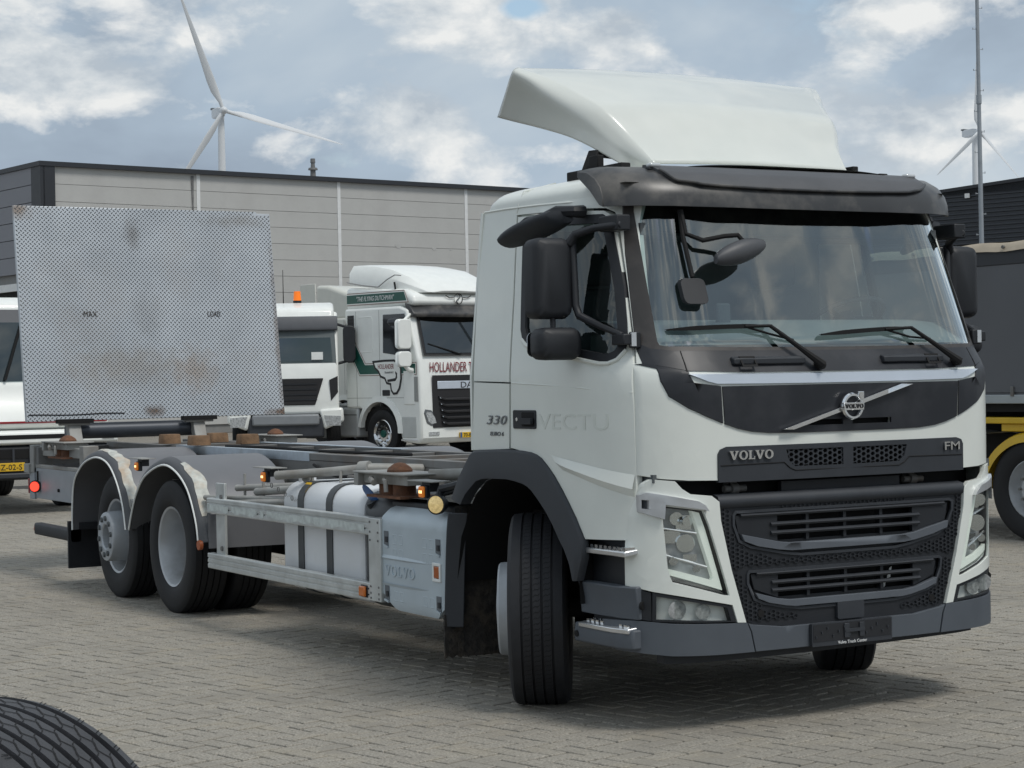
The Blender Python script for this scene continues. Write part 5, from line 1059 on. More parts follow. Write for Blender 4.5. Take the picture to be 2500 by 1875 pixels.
MB().box(-.16, .05, .4, 11.8, 5.12, 5.38).build('door_header', SEAM, gate_, smooth=0); MB().box(-.16, .05, 11.6, 11.85, .0, 5.12).build('door_jamb', SEAM, gate_, smooth=0); MB().box(-.05, .02, .4, 11.6, .0, 5.12).build('dark_opening', BLACK, gate_, smooth=0)
st = MB(); st.add([(5.70,-.027,HH-.2), (5.82,-.027,HH-.2), (5.79,-.027,HH-1.45), (5.74,-.027,HH-1.5)], [(0,1,2,3)]); st.build('water_stain', mat('stain_dark', (.15, .15, .15), .7, var=.3), hall, smooth=0)
for x, z, w_ in ((6.4,6.95,.12), (14.7,6.95,.16), (16.4,6.87,.10), (17.2,6.85,.05)):
    MB().prism([(x+w_*math.cos(a)*(1+.3*math.sin(3*a)), z+w_*.6*math.sin(a)) for a in [i*math.pi/5 for i in range(10)]], 'y', -.012, -.005).build('patched_spot', mat('patch_pale', (.45, .45, .44), .7), hall, smooth=0)
vp_ = W(-7.55, 76.4, 0); vent = empty('roof_vent', (vp_.x, vp_.y, HH-.02), label='thin grey vent pipe standing on the flat roof of the grey warehouse', category='vent pipe')
q = MB(); q.cyl((0,0,0), (0,0,.62), .12, .10, 14); q.cyl((0,0,.58), (0,0,.66), .19, .17, 14); q.cyl((0,0,.66), (0,0,.86), .09, .075, 14); q.cyl((0,0,.86), (0,0,1.02), .10, .09, 14); q.build('vent_tube', mat('vent_grey', (.16, .16, .16), .5), vent)

# ---- dark corrugated hall on the right
DH = empty('dark_hall', W(13.0, 62.5), yaw_of(.76, -.65), label='dark ribbed metal hall behind the curtain-sided trailer at the right', category='building')
CORR = mat('dark_cladding', (.036, .041, .050), .42, var=.08)
def top_z(x): return 7.22 + (.055*(-x-1.4) if x < -1.4 else .06*(x+1.4))
n = 66; prof = []
for k in range(n):
    z = .15+k*.135; prof += [(0, z), (.05, z+.02), (.05, z+.075), (0, z+.095)]
q = MB()
for x0, x1 in ((-9, -1.4), (-1.4, 30)):
    v = []; f = []
    for y, z in prof: v += [(x0, y, min(z, top_z(x0))), (x1, y, min(z, top_z(x1)))]
    for i in range(len(prof)-1):
        f.append((2*i, 2*i+1, 2*i+3, 2*i+2))
    q.add(v, f)
q.build('ribbed_cladding', CORR, DH, smooth=0)
q = MB(); q.prism([(-9, 0), (30, 0), (30, top_z(30)), (-1.4, top_z(-1.4)), (-9, top_z(-9))], 'y', .06, 25); q.build('hall_body', CORR, DH, smooth=0)
for x0, x1 in ((-9, -1.4), (-1.4, 30)):
    MB().beam((x0, .0, top_z(x0)), (x1, .0, top_z(x1)), .12, .10).build('roof_edge', COPE, DH, smooth=0)
MB().box(1.65, 1.80, -.06, .0, 7.08, 7.22).build('wall_lamp', SEAM, DH)

# ---- mast with climbing pegs
mp0 = W((2403-1250)/4809*45, 45)
mast = empty('steel_mast', mp0, label='tall grey steel mast with climbing pegs in front of the dark hall', category='mast')
MASTM = mat('galvanised_mast', (.30, .33, .36), .5, .3, var=.1, vs=4)
q = MB(); q.cyl((0,0,0), (0,0,4.6), .085, .06, 16); q.cyl((0,0,4.6), (0,0,7.9), .055, .045, 16); q.cyl((0,0,7.9), (0,0,16), .046, .030, 14); q.build('mast_tube', MASTM, mast)
MB().cyl((0,0,7.80), (0,0,8.0), .062, .062, 14).build('mast_collar', MASTM, mast)
_pm = MB(); _pd = RW
_pm.cyl((.04,0,0), (.115,0,0), .008, n=6); _pm.cyl((.108,0,-.015), (.108,0,.03), .009, n=6); pegm = _pm.mesh('climbing_peg', MASTM)
for k in range(26):
    o = bpy.data.objects.new('climbing_peg', pegm); COL.objects.link(o); o.parent = mast; o.location = (0, 0, 3.4+.47*k); o.rotation_euler = (0, 0, math.atan2(RW.y, RW.x)+(math.pi if k % 2 else 0))

# ---- wind turbines
TURB = mat('turbine_white', (.62, .64, .66), .45, var=.02)
def turbine(lat, dep, hub, bl, angs, yaw_l, label, tow):
    t = empty('wind_turbine', W(lat, dep), label=label, category='wind turbine', group='wind turbines beyond the yard')
    q = MB(); q.cyl((0,0,0), (0,0,hub-2), tow*1.35, tow*.75, 24); q.build('tower', TURB, t)
    yw = math.atan2(-FW.y, -FW.x)+yaw_l; ax = Vector((math.cos(yw), math.sin(yw), 0)); sd = Vector((-ax.y, ax.x, 0))
    H_ = Vector((0, 0, hub))
    q = MB(); sec = lambda s_, w_, h0, h1: [H_+ax*s_+sd*a*w_+Vector((0, 0, b)) for a, b in ((-1,h0),(1,h0),(1,h1),(-1,h1))]
    q.loft([sec(2.2,1.2,-1.6,1.5), sec(0,1.9,-2.3,2.0), sec(-7,1.9,-2.6,2.0), sec(-9.5,1.6,-1.8,1.8)]); nac = q.build('nacelle', TURB, t, bevel=.4)
    MB().loft([sec(-9.6,2.0,1.8,2.6), sec(-7.2,2.0,1.8,2.6)]).build('cooler', mat('cooler_dark', (.12, .13, .14), .5), nac)
    hc = H_+ax*4.0
    q = MB(); q.loft([[hc+ax*s_+sd*(r_*math.cos(a))+Vector((0, 0, r_*math.sin(a))) for a in [2*math.pi*i/16 for i in range(16)]] for s_, r_ in ((-1.8,1.5),(0,1.9),(1.4,1.5),(2.2,.7),(2.4,.05))]); q.build('hub', TURB, t)
    for a in angs:
        # angle measured in the picture sense: anticlockwise from the right as the viewer sees the rotor
        d_ = (RW*math.cos(R(a))+Vector((0, 0, math.sin(R(a))))); d_ = (d_-ax*d_.dot(ax)).normalized(); e_ = d_.cross(ax).normalized(); q = MB(); rg = []
        for t_, ch, th, tw in ((.02,.9,.9,0),(.07,.95,.85,5),(.16,1.9,.5,14),(.25,2.0,.38,12),(.5,1.35,.22,6),(.75,.85,.12,3),(.93,.45,.06,1),(1,.08,.03,0)):
            c_ = math.cos(R(20+tw)); s_ = math.sin(R(20+tw)); u_ = e_*c_+ax*s_; v_ = ax*c_-e_*s_
            rg.append([hc+d_*(bl*t_)+u_*(ch*math.cos(p)-(ch*.35 if t_ > .1 else 0))+v_*(th*math.sin(p)) for p in [2*math.pi*i/12 for i in range(12)]])
        q.loft(rg); q.build('rotor_blade', TURB, t)
    return t
turbine((553-1250)/4809*912, 912, 128, 60, (-12.0, 112.5, 234.0), R(26), 'nearer white wind turbine, above the grey warehouse roof', 2.0)
turbine((2391-1250)/4809*1150, 1150, 140.2, 42, (91.5, 216, 322), R(28), 'smaller distant wind turbine behind the steel mast', 2.1)

# ---- parked trucks
def tr_empty(name, lat, dep, yl, sc, **k):
    e = empty(name, W(lat, dep), yl, **k); e.scale = (sc,)*3; return e
TINT = glass('dark_cab_glass', (.10, .12, .12), 1.6)
CABIN = mat('cab_dark', (.02, .02, .022), .8)
def simple_wheel(root, x, y, sg, r_=.50, w_=.31, rimm=None, nm='wheel'):
    wv = empty(nm, (x, y, r_), 0 if sg < 0 else math.pi, root)
    tyre_mesh(w_, r_, r_*.58, (-.5, 0, .5), 40, gd=.012, gw=.012).build('tyre', RUBBER, wv)
    q = MB(); q.lathe([(-w_*.42,r_*.585),(-w_*.45,r_*.56),(-w_*.30,r_*.52),(-w_*.12,r_*.46),(-w_*.16,r_*.36),(-w_*.34,r_*.30),(-w_*.34,r_*.17),(-w_*.30,r_*.15),(-w_*.30,0)], 32); q.build('rim', rimm or RIMW, wv)
    q = MB(); q.cyl((0,-w_*.42,0), (0,-w_*.28,0), r_*.15, r_*.16, 16); q.build('hub_cap', GREEN if rimm else STEEL, wv)
    q = MB()
    for i in range(10): a = 2*math.pi*i/10; q.cyl((r_*.33*math.cos(a),-w_*.40,r_*.33*math.sin(a)), (r_*.33*math.cos(a),-w_*.30,r_*.33*math.sin(a)), .016, n=6)
    q.build('wheel_nuts', STEEL, wv, kind='stuff'); return wv
def decal(root, name, poly, m, y=-1.253, th=.003, ax='y'):
    q = MB()
    if ax == 'y': q.prism(poly, 'y', y, y-th)
    else: q.prism(poly, 'x', y, y+th)
    return q.build(name, m, root, smooth=0)
def side_text(root, s, m, x, z, w, h, y=-1.256, **k):
    me = text_mesh(s, m, w, h, .003, **k); return place_mesh('lettering', me, Matrix(((1,0,0,x),(0,0,1,y),(0,1,0,z),(0,0,0,1))) @ Matrix.Diagonal((1,1,-1,1)), root)
def front_text(root, s, m, y, z, w, h, x, **k):
    me = text_mesh(s, m, w, h, .004, **k); return place_mesh('lettering', me, Matrix(((0,0,1,x),(1,0,0,y),(0,1,0,z),(0,0,0,1))), root)
def arc(cx, cz, r_, a0, a1, n=12): return [(cx+r_*math.cos(R(a0+(a1-a0)*i/n)), cz+r_*math.sin(R(a0+(a1-a0)*i/n))) for i in range(n+1)]
AX = .12
def high_cab(root, paint, roof_kind, livery):
    arch_ = arc(AX, .54, .63, 170, 8)
    prof = [(-1.02,1.02),(-.54,1.02)] + arch_[2:] + [(.82,.34),(1.36,.30),(1.44,.42),(1.44,1.05),(1.40,1.95),(1.36,2.07),(1.05,3.02),(.80,3.10),(-1.02,3.10)]
    body = MB().prism(prof, 'y', -1.245, 1.245).build('cab_body', paint, root, bevel=.05, seg=3, smooth=30)
    # front
    q = MB(); q.add([(1.402,-1.06,2.13), (1.402,1.06,2.13), (1.105,.98,2.90), (1.105,-.98,2.90)], [(0,1,2,3)]); q.v = [(x+.012, y, z) for x, y, z in q.v]; q.build('windscreen', glass('bg_windscreen', (.10, .13, .15), 3.2), root, smooth=0)
    q = MB(); q.add([(1.418,-1.12,2.08), (1.418,1.12,2.08), (1.09,1.05,2.95), (1.09,-1.05,2.95)], [(0,1,2,3)]); q.v = [(x+.002, y, z) for x, y, z in q.v]; q.build('windscreen_surround', CABIN, root, smooth=0)
    q = MB(); q.loft([[(1.12-.10*(y/1.2)**2+dx, y, z) for dx, z in ((0,2.88),(.17,2.86),(.19,2.93),(.06,3.10),(-.1,3.16))] for y in np.linspace(-1.2,1.2,13)]); q.build('sun_visor_shield', VISOR, root, bevel=.02)
    for y0, y1 in ((-.95,-.15), (.25,.95)):
        q = MB(); q.beam((1.44,y1,2.10), (1.34,y0,2.32), .03, .02); q.build('wiper', BLACK, root)
    gp = empty('grille', parent=root)
    MB().box(1.44,1.455,-.94,.94,.62,1.68).build('grille_back', CABIN, gp, bevel=.004)
    MB().box(1.455,1.475,-.82,.82,1.40,1.56).build('badge_bar', STRIP, gp, bevel=.01)
    for k in range(5):
        w_ = .80-.02*k; z = 1.20-.125*k
        q = MB(); q.loft([[(1.455+(.02 if abs(y) < w_ else 0)+dx, y, z+dz+.05*max(0, abs(y)-w_+.12)/.12) for dx, dz in ((0,-.02),(.035,-.03),(.04,.0),(.0,.02))] for y in np.linspace(-w_, w_, 11)]); q.build('grille_slat', CABIN, gp)
        q = MB(); q.loft([[(1.497, y, z-.026+dz+.05*max(0, abs(y)-w_+.12)/.12) for dz in (0,.022)] for y in np.linspace(-w_+.02, w_-.02, 11)], False, False); q.build('slat_trim', STRIP, gp, smooth=0)
    for s_ in (-1, 1):
        hl = MB().prism([(s_*-p[0], p[1]) for p in ((-1.17,.92),(-1.14,1.00),(-.98,.98),(-.86,.86),(-.80,.68),(-.98,.66),(-1.10,.72))][::s_], 'x', 1.43, 1.452).build('headlight', mat('headlight_grey', (.20, .21, .22), .2, .6), root, bevel=.01)
        MB().prism([(s_*-p[0], p[1]) for p in ((-1.12,.90),(-1.10,.95),(-.98,.93),(-.90,.84),(-.86,.72),(-.98,.70),(-1.06,.75))][::s_], 'x', 1.452, 1.458).build('lens', mat('headlight_lens', (.52, .54, .55), .12, .4, var=.4, vs=30), hl)
        MB().box(1.442,1.456, min(s_*.78,s_*1.05), max(s_*.78,s_*1.05), .47,.54).build('fog_lamp', mat('headlight_lens', (.5,.5,.5)), root)
        # corner deflector, mirrors
        q = MB(); q.loft([[(x, s_*y, z) for x, y in ((.92,1.262),(1.24,1.262),(1.38,1.20),(1.36,1.16),(.92,1.24))] for z in (1.10,1.14,1.72,1.78)]); q.build('corner_deflector', paint, root, bevel=.02)
        MB().box(1.25,1.375, min(s_*1.245,s_*1.258), max(s_*1.245,s_*1.258), 1.16,1.66).build('deflector_slot', mat('slot_shade', (.30, .31, .30), .5), root, bevel=.01)
        for z0, z1 in ((2.22,2.82), (1.86,2.17)):
            q = MB(); q.loft([[(x, s_*(1.46+(y-.0)), z) for y, z in rrect(-.17,.17,z0,z1,.08,4)] for x in (1.12,1.14,1.22,1.25)]); mo = q.build('mirror', paint, root, bevel=.02)
        q = MB(); q.tube([(1.18,s_*1.40,1.88), (1.2,s_*1.34,1.80), (1.22,s_*1.20,1.78)], .05); q.tube([(1.18,s_*1.42,2.80), (1.1,s_*1.2,2.92)], .03); q.build('mirror_arm', paint, root)
        q = MB(); q.loft([[(.82+.16*math.cos(a)*r_, s_*(1.36+.15*r_*math.sin(a)), z) for a in [2*math.pi*i/12 for i in range(12)]] for z, r_ in ((2.86,.5),(2.82,1.0),(2.76,1.1),(2.70,.8))]); q.build('kerb_mirror', PLAST2, root)
        sgn = s_; yp = s_*1.247
        def sd(poly, nm, m, th=.004, off=0): return MB().prism(poly, 'y', yp+s_*off, yp+s_*(off+th)).build(nm, m, root, smooth=0)
        sd([(.26,2.16),(1.10,2.06),(1.16,2.12),(.98,2.94),(.28,2.94)], 'side_window', mat('dark_window', (.012, .013, .015), .08, coat=.5), .004)
        for (xa, xb) in ((.14,.148), (-.64,-.632)): sd(rect(xa, xb, 1.06, 3.04), 'door_gap', mat('gap_grey', (.22,.22,.21), .6), .0015)
        sd(rect(-1.0,1.30,1.235,1.243), 'panel_gap', mat('gap_grey', (.22,.22,.21)), .0015)
        q = MB(); fr_ = rrect(-.56,-.08,2.18,2.92,.06); drape(fr_, lambda a, b, o: (a, s_*(1.249+o), b), .008, [inset(fr_, .02)], 0, q); q.build('locker_outline', paint, root, bevel=.004)
        sd(rrect(.22,.46,1.28,1.40,.02), 'door_handle', PLAST, .008)
        # wheel arch lip, step
        q = MB(); oa = arc(AX,.54,.74,172,-2,16); ia = arc(AX,.54,.62,172,-2,16)
        q.loft([[(a[0], s_*1.235, a[1]), (a[0], s_*1.262, a[1]), (b[0], s_*1.285, b[1]), (b[0], s_*1.18, b[1])] for a, b in zip(oa, ia)], False, False); q.build('wheel_arch', paint, root)
        MB().box(.80,1.34, min(s_*1.10,s_*1.25), max(s_*1.10,s_*1.25), .36,.40).build('entry_step', ALU, root, bevel=.006); MB().box(.82,1.30, min(s_*1.16,s_*1.251), max(s_*1.16,s_*1.251), .42,.86).build('step_panel', mat('step_white', (.50, .52, .51), .5), root, bevel=.02)
    MB().box(1.45,1.49,-.26,.26,.40,.51).build('number_plate', PLATE, root, bevel=.004)
    MB().box(1.491,1.494,-.258,-.215,.402,.508).build('plate_band', BLUE, root)
    # roof
    if roof_kind == 'spoiler':
        q = MB(); q.prism([(-1.05,3.05),(-1.05,3.55),(-.3,3.50),(.9,3.44),(1.18,3.30),(1.20,3.10)], 'y', -1.19, 1.19); q.build('high_roof', paint, root, bevel=.10, seg=4)
        rr = []
        for x, z0, z1, hw in ((1.22,3.36,3.40,.80),(1.12,3.36,3.50,.92),(.8,3.36,3.72,1.05),(.3,3.44,3.90,1.10),(-.25,3.52,4.00,1.13),(-.95,3.60,4.04,1.15)):
            rr.append([(x, -hw, z0), (x, -hw*1.0, z0+(z1-z0)*.55), (x, -hw*.90, z1-.03), (x+.02, -hw*.55, z1), (x+.03, 0, z1+.01), (x+.02, hw*.55, z1), (x, hw*.90, z1-.03), (x, hw, z0+(z1-z0)*.55), (x, hw, z0)])
        q = MB(); q.loft(rr); q.build('roof_spoiler', paint, root, bevel=.03)
        q = MB(); q.tube([(x, -1.175, z) for x, z in ((-1.0,3.66),(-.5,3.58),(.05,3.52),(.35,3.66),(.6,3.74),(.8,3.72))], .012, 6); q.build('spoiler_seam', mat('seam_grey', (.28,.28,.28)), root)
        MB().cyl((.55,-1.12,3.44), (.53,-1.13,3.60), .02, n=8).build('antenna_stub', BLACK, root)
    else:
        q = MB(); q.prism([(-1.02,3.05),(-1.02,3.92),(-.55,3.90),(.5,3.62),(1.05,3.20),(1.10,3.05)], 'y', -1.20, 1.20); q.build('high_roof', paint, root, bevel=.16, seg=5)
        MB().box(-1.62,-1.0,-1.22,-1.20,1.25,3.96).build('side_deflector', paint, root, bevel=.02); MB().box(-1.62,-1.0,1.20,1.22,1.25,3.96).build('side_deflector', paint, root, bevel=.02)
    # chassis behind the cab
    q = MB(); q.box(-4.6,.9,-.42,-.34,.75,1.0); q.box(-4.6,.9,.34,.42,.75,1.0); q.box(-4.6,-1.0,-.34,.34,.9,.96); q.build('chassis', STEEL, root)
    MB().box(-1.66,-.66,-1.22,-.6,.42,1.06).build('side_tank', mat('tank_grey_white', (.52, .54, .55), .4, .3), root, bevel=.06, seg=3)
    MB().box(-2.55,-1.70,-1.20,-.6,.38,1.06).build('equipment_box', mat('box_grey', (.24, .235, .22), .35, .5), root, bevel=.02)
    MB().cyl((-2.0,-1.215,.62), (-2.0,-1.2,.62), .06, n=14).build('box_lock', STEEL, root)
    q = MB(); q.box(-1.66,-.9,-1.2,-.5,1.08,1.12); q.build('catwalk', ALU, root)
    MB().box(-1.62,-.7,-1.225,-1.222,.88,.90).build('tank_band', STEEL, root)
    for s_ in (-1, 1):
        simple_wheel(root, AX, s_*1.06, s_, rimm=CHROME); simple_wheel(root, -3.7, s_*1.06, s_, rimm=CHROME)
        q = MB(); q.lathe([(-.22,.60),(-.2,.63),(.2,.63),(.22,.60)], 16, Matrix.Translation((-3.7, s_*1.06, .5)), 0, math.pi); q.build('rear_mudguard', PLAST2, root)
    MB().box(-.5,.75,-1.15,1.15,.55,1.05).build('wheel_well', BLACK, root)
    if livery:
        sd2 = lambda p, nm, m, th=.003: decal(root, nm, p, m, -1.2515, th)
        top_ = [(-1.74,3.19),(.98,3.19),(.90,3.41),(-1.74,3.41)]
        MB().prism([(-.98,3.165),(1.06,3.165),(.93,3.425),(-.98,3.425)], 'y', -1.1975, -1.1995).build('stripe_outline', mat('grey_pinstripe', (.30,.22,.20), .5), root, smooth=0)
        MB().prism([(-.98,3.185),(1.03,3.185),(.925,3.405),(-.98,3.405)], 'y', -1.1996, -1.2015).build('white_border', WHITE2, root, smooth=0)
        MB().prism([(-.98,3.205),(1.00,3.205),(.92,3.385),(-.98,3.385)], 'y', -1.2016, -1.204).build('green_stripe', GREEN, root, smooth=0)
        me = text_mesh('"THE FLYING DUTCHMAN"', WINK, 1.25, .10, .002, shear=.3); place_mesh('lettering', me, Matrix(((1,0,0,-.02),(0,0,-1,-1.2065),(0,1,0,3.295),(0,0,0,1))), root)
        band = [(1.30,1.73),(1.30,1.92),(-.34,1.92),(-.99,2.80),(-.99,2.42),(-.52,1.73)]
        sd2(inset(band, -.035), 'stripe_outline', mat('grey_pinstripe', (.30,.22,.20)), .0015); sd2(inset(band, -.018), 'white_border', WHITE2, .0025); sd2(band, 'green_stripe', GREEN, .004)
        wing = [(-.10,2.00),(.30,2.02),(.62,2.02),(.78,1.97),(.86,1.84),(.86,1.62),(.80,1.42),(.70,1.31),(.58,1.30),(.50,1.38),(.48,1.50),(.36,1.52),(.30,1.62),(.16,1.66),(.10,1.76),(-.02,1.84)]
        sd2(wing, 'wing_outline', INK, .0065); sd2(inset(wing, .045), 'wing_fill', WHITE2, .0080)
        sd2([(.40,1.56),(.66,1.58),(.72,1.64),(.72,1.74),(.66,1.78),(.66,1.74),(.68,1.70),(.66,1.64),(.40,1.61)], 'wing_loop', INK, .0092)
        me = text_mesh('HOLLANDER', REDT, .52, .10, .002); place_mesh('lettering', me, Matrix(((1,0,0,.36),(0,0,-1,-1.2625),(0,1,0,1.88),(0,0,0,1))), root)
        me = text_mesh('TRANSPORT', INK, .30, .04, .002); place_mesh('lettering', me, Matrix(((1,0,0,.46),(0,0,-1,-1.2625),(0,1,0,1.755),(0,0,0,1))), root)
        MB().box(-.90,-.70,-1.2625,-1.2465,1.98,2.96).build('side_vent', PLAST, root)
        for k in range(14): MB().box(-.895,-.705,-1.270,-1.2626,1.99+.069*k,2.015+.069*k).build('vent_louvre', PLAST2, root)
        front_text(root, 'HOLLANDER TRANSPORT', REDT, .02, 1.845, 2.0, .20, 1.427); front_text(root, 'DAF', INK, .0, 1.48, .42, .12, 1.478)
        front_text(root, '70-BPB-5', INK, .03, .455, .40, .075, 1.493)
        em = empty('roof_emblem', parent=root); q = MB()
        q.loft([[(1.205+.004*math.cos(b_), .0+(.11+.008*math.cos(b_))*math.cos(a), 3.24+(.11+.008*math.cos(b_))*math.sin(a)) for b_ in (0, 1.57, 3.14, 4.71)] for a in [2*math.pi*i/24 for i in range(24)]], True, False, wrap=True); q.build('emblem_ring', INK, em)
        for s_ in (-1, 1): MB().tube([(1.206, s_*.13, 3.27), (1.206, s_*.24, 3.26), (1.206, s_*.34, 3.31)], .010, 6).build('emblem_wing', INK, em)
        MB().tube([(1.206, .05*math.sin(t*math.pi*2), 3.24+.10*(1-2*t)) for t in [i/10 for i in range(11)]], .010, 6).build('emblem_curve', INK, em)
        front_text(em, 'D A F', INK, 0, 3.385, .26, .055, 1.204)
        side_text(root, 'XF', INK, 1.06, 1.33, .10, .05, -1.2505)
DY = yaw_of(.669, -.743)
hw = W((822*1.13020-1250)/4809*44.5, 44.5); lft = Vector((-math.sin(DY), math.cos(DY), 0)); hx = Vector((math.cos(DY), math.sin(DY), 0))
p = hw+lft*(1.22*1.1)-hx*(AX*1.1)
tA = empty('tractor_unit', (p.x, p.y, 0), DY, label='white lorry cab with green stripes and winged crest parked before the grey warehouse', category='truck'); tA.scale = (1.1,)*3
high_cab(tA, WHITE2, 'spoiler', True)
p2 = p+lft*3.55-hx*6.0
tB = empty('tractor_unit', (p2.x, p2.y, 0), DY, label='plain cream high-roof lorry cab partly hidden behind the green-striped one', category='truck'); tB.scale = (1.1,)*3
high_cab(tB, CREAM, 'plain', False)

# white truck with orange beacon, seen from the front beside the tread plate
MY = yaw_of(.10, -.995); mpz = W((618*1.1302-1250)/4809*46, 46)
tC = empty('lorry', (mpz.x, mpz.y, 0), MY, label='white lorry with orange roof beacon beside the upright tread plate', category='truck'); tC.scale = (1.08,)*3
prof = [(-.9,1.0),(-.9,3.05),(.6,3.12),(.95,2.85),(1.22,2.05),(1.28,1.9),(1.32,1.2),(1.30,.95),(1.0,.95),(.7,1.0)]
MB().prism(prof, 'y', -1.12, 1.12).build('cab_body', WHITE2, tC, bevel=.06, seg=3)
MB().prism([(-.8,3.05),(.4,3.32),(.8,3.18),(.95,2.88),(.6,3.0)], 'y', -1.05, 1.05).build('roof_cap', WHITE2, tC, bevel=.08, seg=3)
q = MB(); q.add([(1.235,-1.0,2.06), (1.235,1.0,2.06), (1.0,.95,2.76), (1.0,-.95,2.76)], [(0,1,2,3)]); q.v = [(x+.010, y, z) for x, y, z in q.v]; q.build('windscreen', glass('bg_windscreen2', (.30, .40, .40), 2.2), tC, smooth=0)
q = MB(); q.add([(1.238,-1.08,1.98), (1.238,1.08,1.98), (.985,1.05,2.86), (.985,-1.05,2.86)], [(0,1,2,3)]); q.v = [(x+.006, y, z) for x, y, z in q.v]; q.build('windscreen_surround', mat('grey_cab', (.10, .12, .125), .6), tC, smooth=0)
q = MB(); q.loft([[(1.05-.06*(y/1.1)**2+dx, y, z) for dx, z in ((-.05,2.72),(.09,2.71),(.10,2.78),(.0,3.0),(-.12,3.02))] for y in np.linspace(-1.12,1.12,9)]); q.build('sun_visor_shield', mat('visor_grey', (.085,.09,.10), .5), tC, bevel=.02)
q = MB(); q.prism([(-.80,1.70),(.80,1.70),(.62,1.14),(-.62,1.14)], 'x', 1.30, 1.335); q.build('grille', CABIN, tC, bevel=.02)
for k in range(4): MB().box(1.335,1.345,-.66,.66,1.24+.11*k,1.27+.11*k).build('grille_slat', PLAST, tC)
for s_ in (-1, 1):
    MB().prism([(s_*-.86,1.72)[::1] if False else (s_*.92,1.66),(s_*1.10,1.74),(s_*1.10,1.40),(s_*.95,1.22)], 'x', 1.29, 1.325).build('air_intake', CABIN, tC)
    q = MB(); q.prism([(s_*.70,1.04),(s_*1.20,1.08),(s_*1.22,.78),(s_*.80,.62)], 'x', .95, 1.38); q.build('bumper_corner', WHITE2, tC, bevel=.05)
    MB().prism([(s_*.80,.92),(s_*1.15,.90),(s_*1.15,.70),(s_*.86,.70)], 'x', 1.381, 1.395).build('headlight', mat('headlight_lens', (.5,.5,.5)), tC)
    q = MB(); q.loft([[(x, s_*(1.36+a), b) for a, b in rrect(-.13,.13,2.02,2.80,.10,4)] for x in (.98,1.0,1.10,1.12)]); q.build('mirror', PLAST, tC, bevel=.02)
    q = MB(); q.tube([(1.04,s_*1.34,2.76), (1.0,s_*1.1,2.84)], .03); q.tube([(1.04,s_*1.34,2.06), (1.08,s_*1.1,2.0)], .03); q.build('mirror_arm', PLAST, tC)
    simple_wheel(tC, 0, s_*1.0, s_); simple_wheel(tC, -3.6, s_*1.0, s_)
MB().box(.9,1.36,-.8,.8,.45,.90).build('bumper', PLAST2, tC, bevel=.05)
MB().box(1.0,1.41,-.7,.7,.72,.95).build('bumper_panel', mat('bumper_lightgrey', (.22,.235,.25), .5), tC, bevel=.04)
q = MB(); q.box(-5.5,.9,-.42,-.34,.8,1.05); q.box(-5.5,.9,.34,.42,.8,1.05); q.build('chassis', STEEL, tC)
MB().box(-5.6,-1.0,-1.2,1.2,1.05,1.15).build('load_bed', STEEL, tC)
bc_ = MB(); bc_.cyl((.20,.28,3.22), (.20,.28,3.38), .09, n=14); bco = bc_.build('beacon', PLAST, tC)
MB().cyl((.20,.28,3.38), (.20,.28,3.58), .085, .07, 14).build('beacon_lens', mat('orange_lens', (.85, .17, .01), .3, emit=(1, .25, .02), es=.25), bco)
MB().cyl((.1,-.02,3.2), (.1,-.02,4.05), .012, .006, 6).build('antenna', BLACK, tC)
MB().box(1.20,1.205,.56,.80,2.09,2.25).xf(Matrix.Translation((.055,0,0))).build('windscreen_sticker', LENSW, tC)
for y, m_ in ((-.35, INTER), (.3, mat('seat_green', (.20, .34, .30), .8))): MB().box(.1,.3,y-.2,y+.2,1.9,2.6).build('seat', m_, tC)

# low white truck at the left edge, behind the tread plate
LY = yaw_of(.50, -.866); lp0 = W((28*1.1302-1250)/4809*27.2, 27.2); lx = Vector((math.cos(LY), math.sin(LY), 0)); lp0 = lp0-lx*1.38+RW*.20
tD = empty('lorry', (lp0.x, lp0.y, 0), LY, label='low white lorry with red stripe and yellow plate at the left edge', category='truck')
prof = [(-.8,1.05),(-.8,2.92),(.75,3.02),(.98,2.92),(1.30,1.84),(1.36,1.75),(1.38,1.25),(1.35,1.20),(.7,1.0)]
MB().prism(prof, 'y', -1.16, 1.16).build('cab_body', WHITE2, tD, bevel=.06, seg=3)
q = MB(); q.add([(1.30,-1.06,1.84), (1.30,1.06,1.84), (1.055,1.0,2.66), (1.055,-1.0,2.66)], [(0,1,2,3)]); q.v = [(x+.022, y, z) for x, y, z in q.v]; q.build('windscreen', glass('bg_windscreen3', (.30, .38, .40), 2.6), tD, smooth=0)
q = MB(); q.add([(1.297,-1.1,1.80), (1.297,1.1,1.80), (1.01,1.05,2.84), (1.01,-1.05,2.84)], [(0,1,2,3)]); q.v = [(x+.016, y, z) for x, y, z in q.v]; q.build('windscreen_surround', mat('grey_cab2', (.115, .12, .13), .6), tD, smooth=0)
for a, b in (((1.36,.55,1.86), (1.13,.10,2.55)), ((1.36,.62,1.86), (1.20,.05,2.35)), ((1.36,-.3,1.86), (1.12,.0,2.62))):
    MB().beam(a, b, .035, .02).build('wiper', BLACK, tD)
MB().box(1.375,1.392,-1.12,1.12,1.26,1.285).build('red_stripe', mat('red_line', (.30, .012, .02), .4), tD)
front_text(tD, 'GASCOM', REDT, .62, 1.56, .46, .09, 1.392); front_text(tD, 'SERVICE', REDT, .62, 1.47, .42, .045, 1.394); MB().box(1.388,1.391,.40,.84,1.63,1.645).build('text_rule', REDT, tD); MB().box(1.388,1.391,.40,.84,1.655,1.67).build('text_rule', REDT, tD)
q = MB(); q.loft([[(x, y, z) for x, z in ((1.10,1.17),(1.42,1.16),(1.46,1.12),(1.46,.98),(1.40,.96),(1.10,.97))] for y in (-1.26,-1.2,1.2,1.26)]); q.build('upper_bumper', WHITE2, tD, bevel=.02)
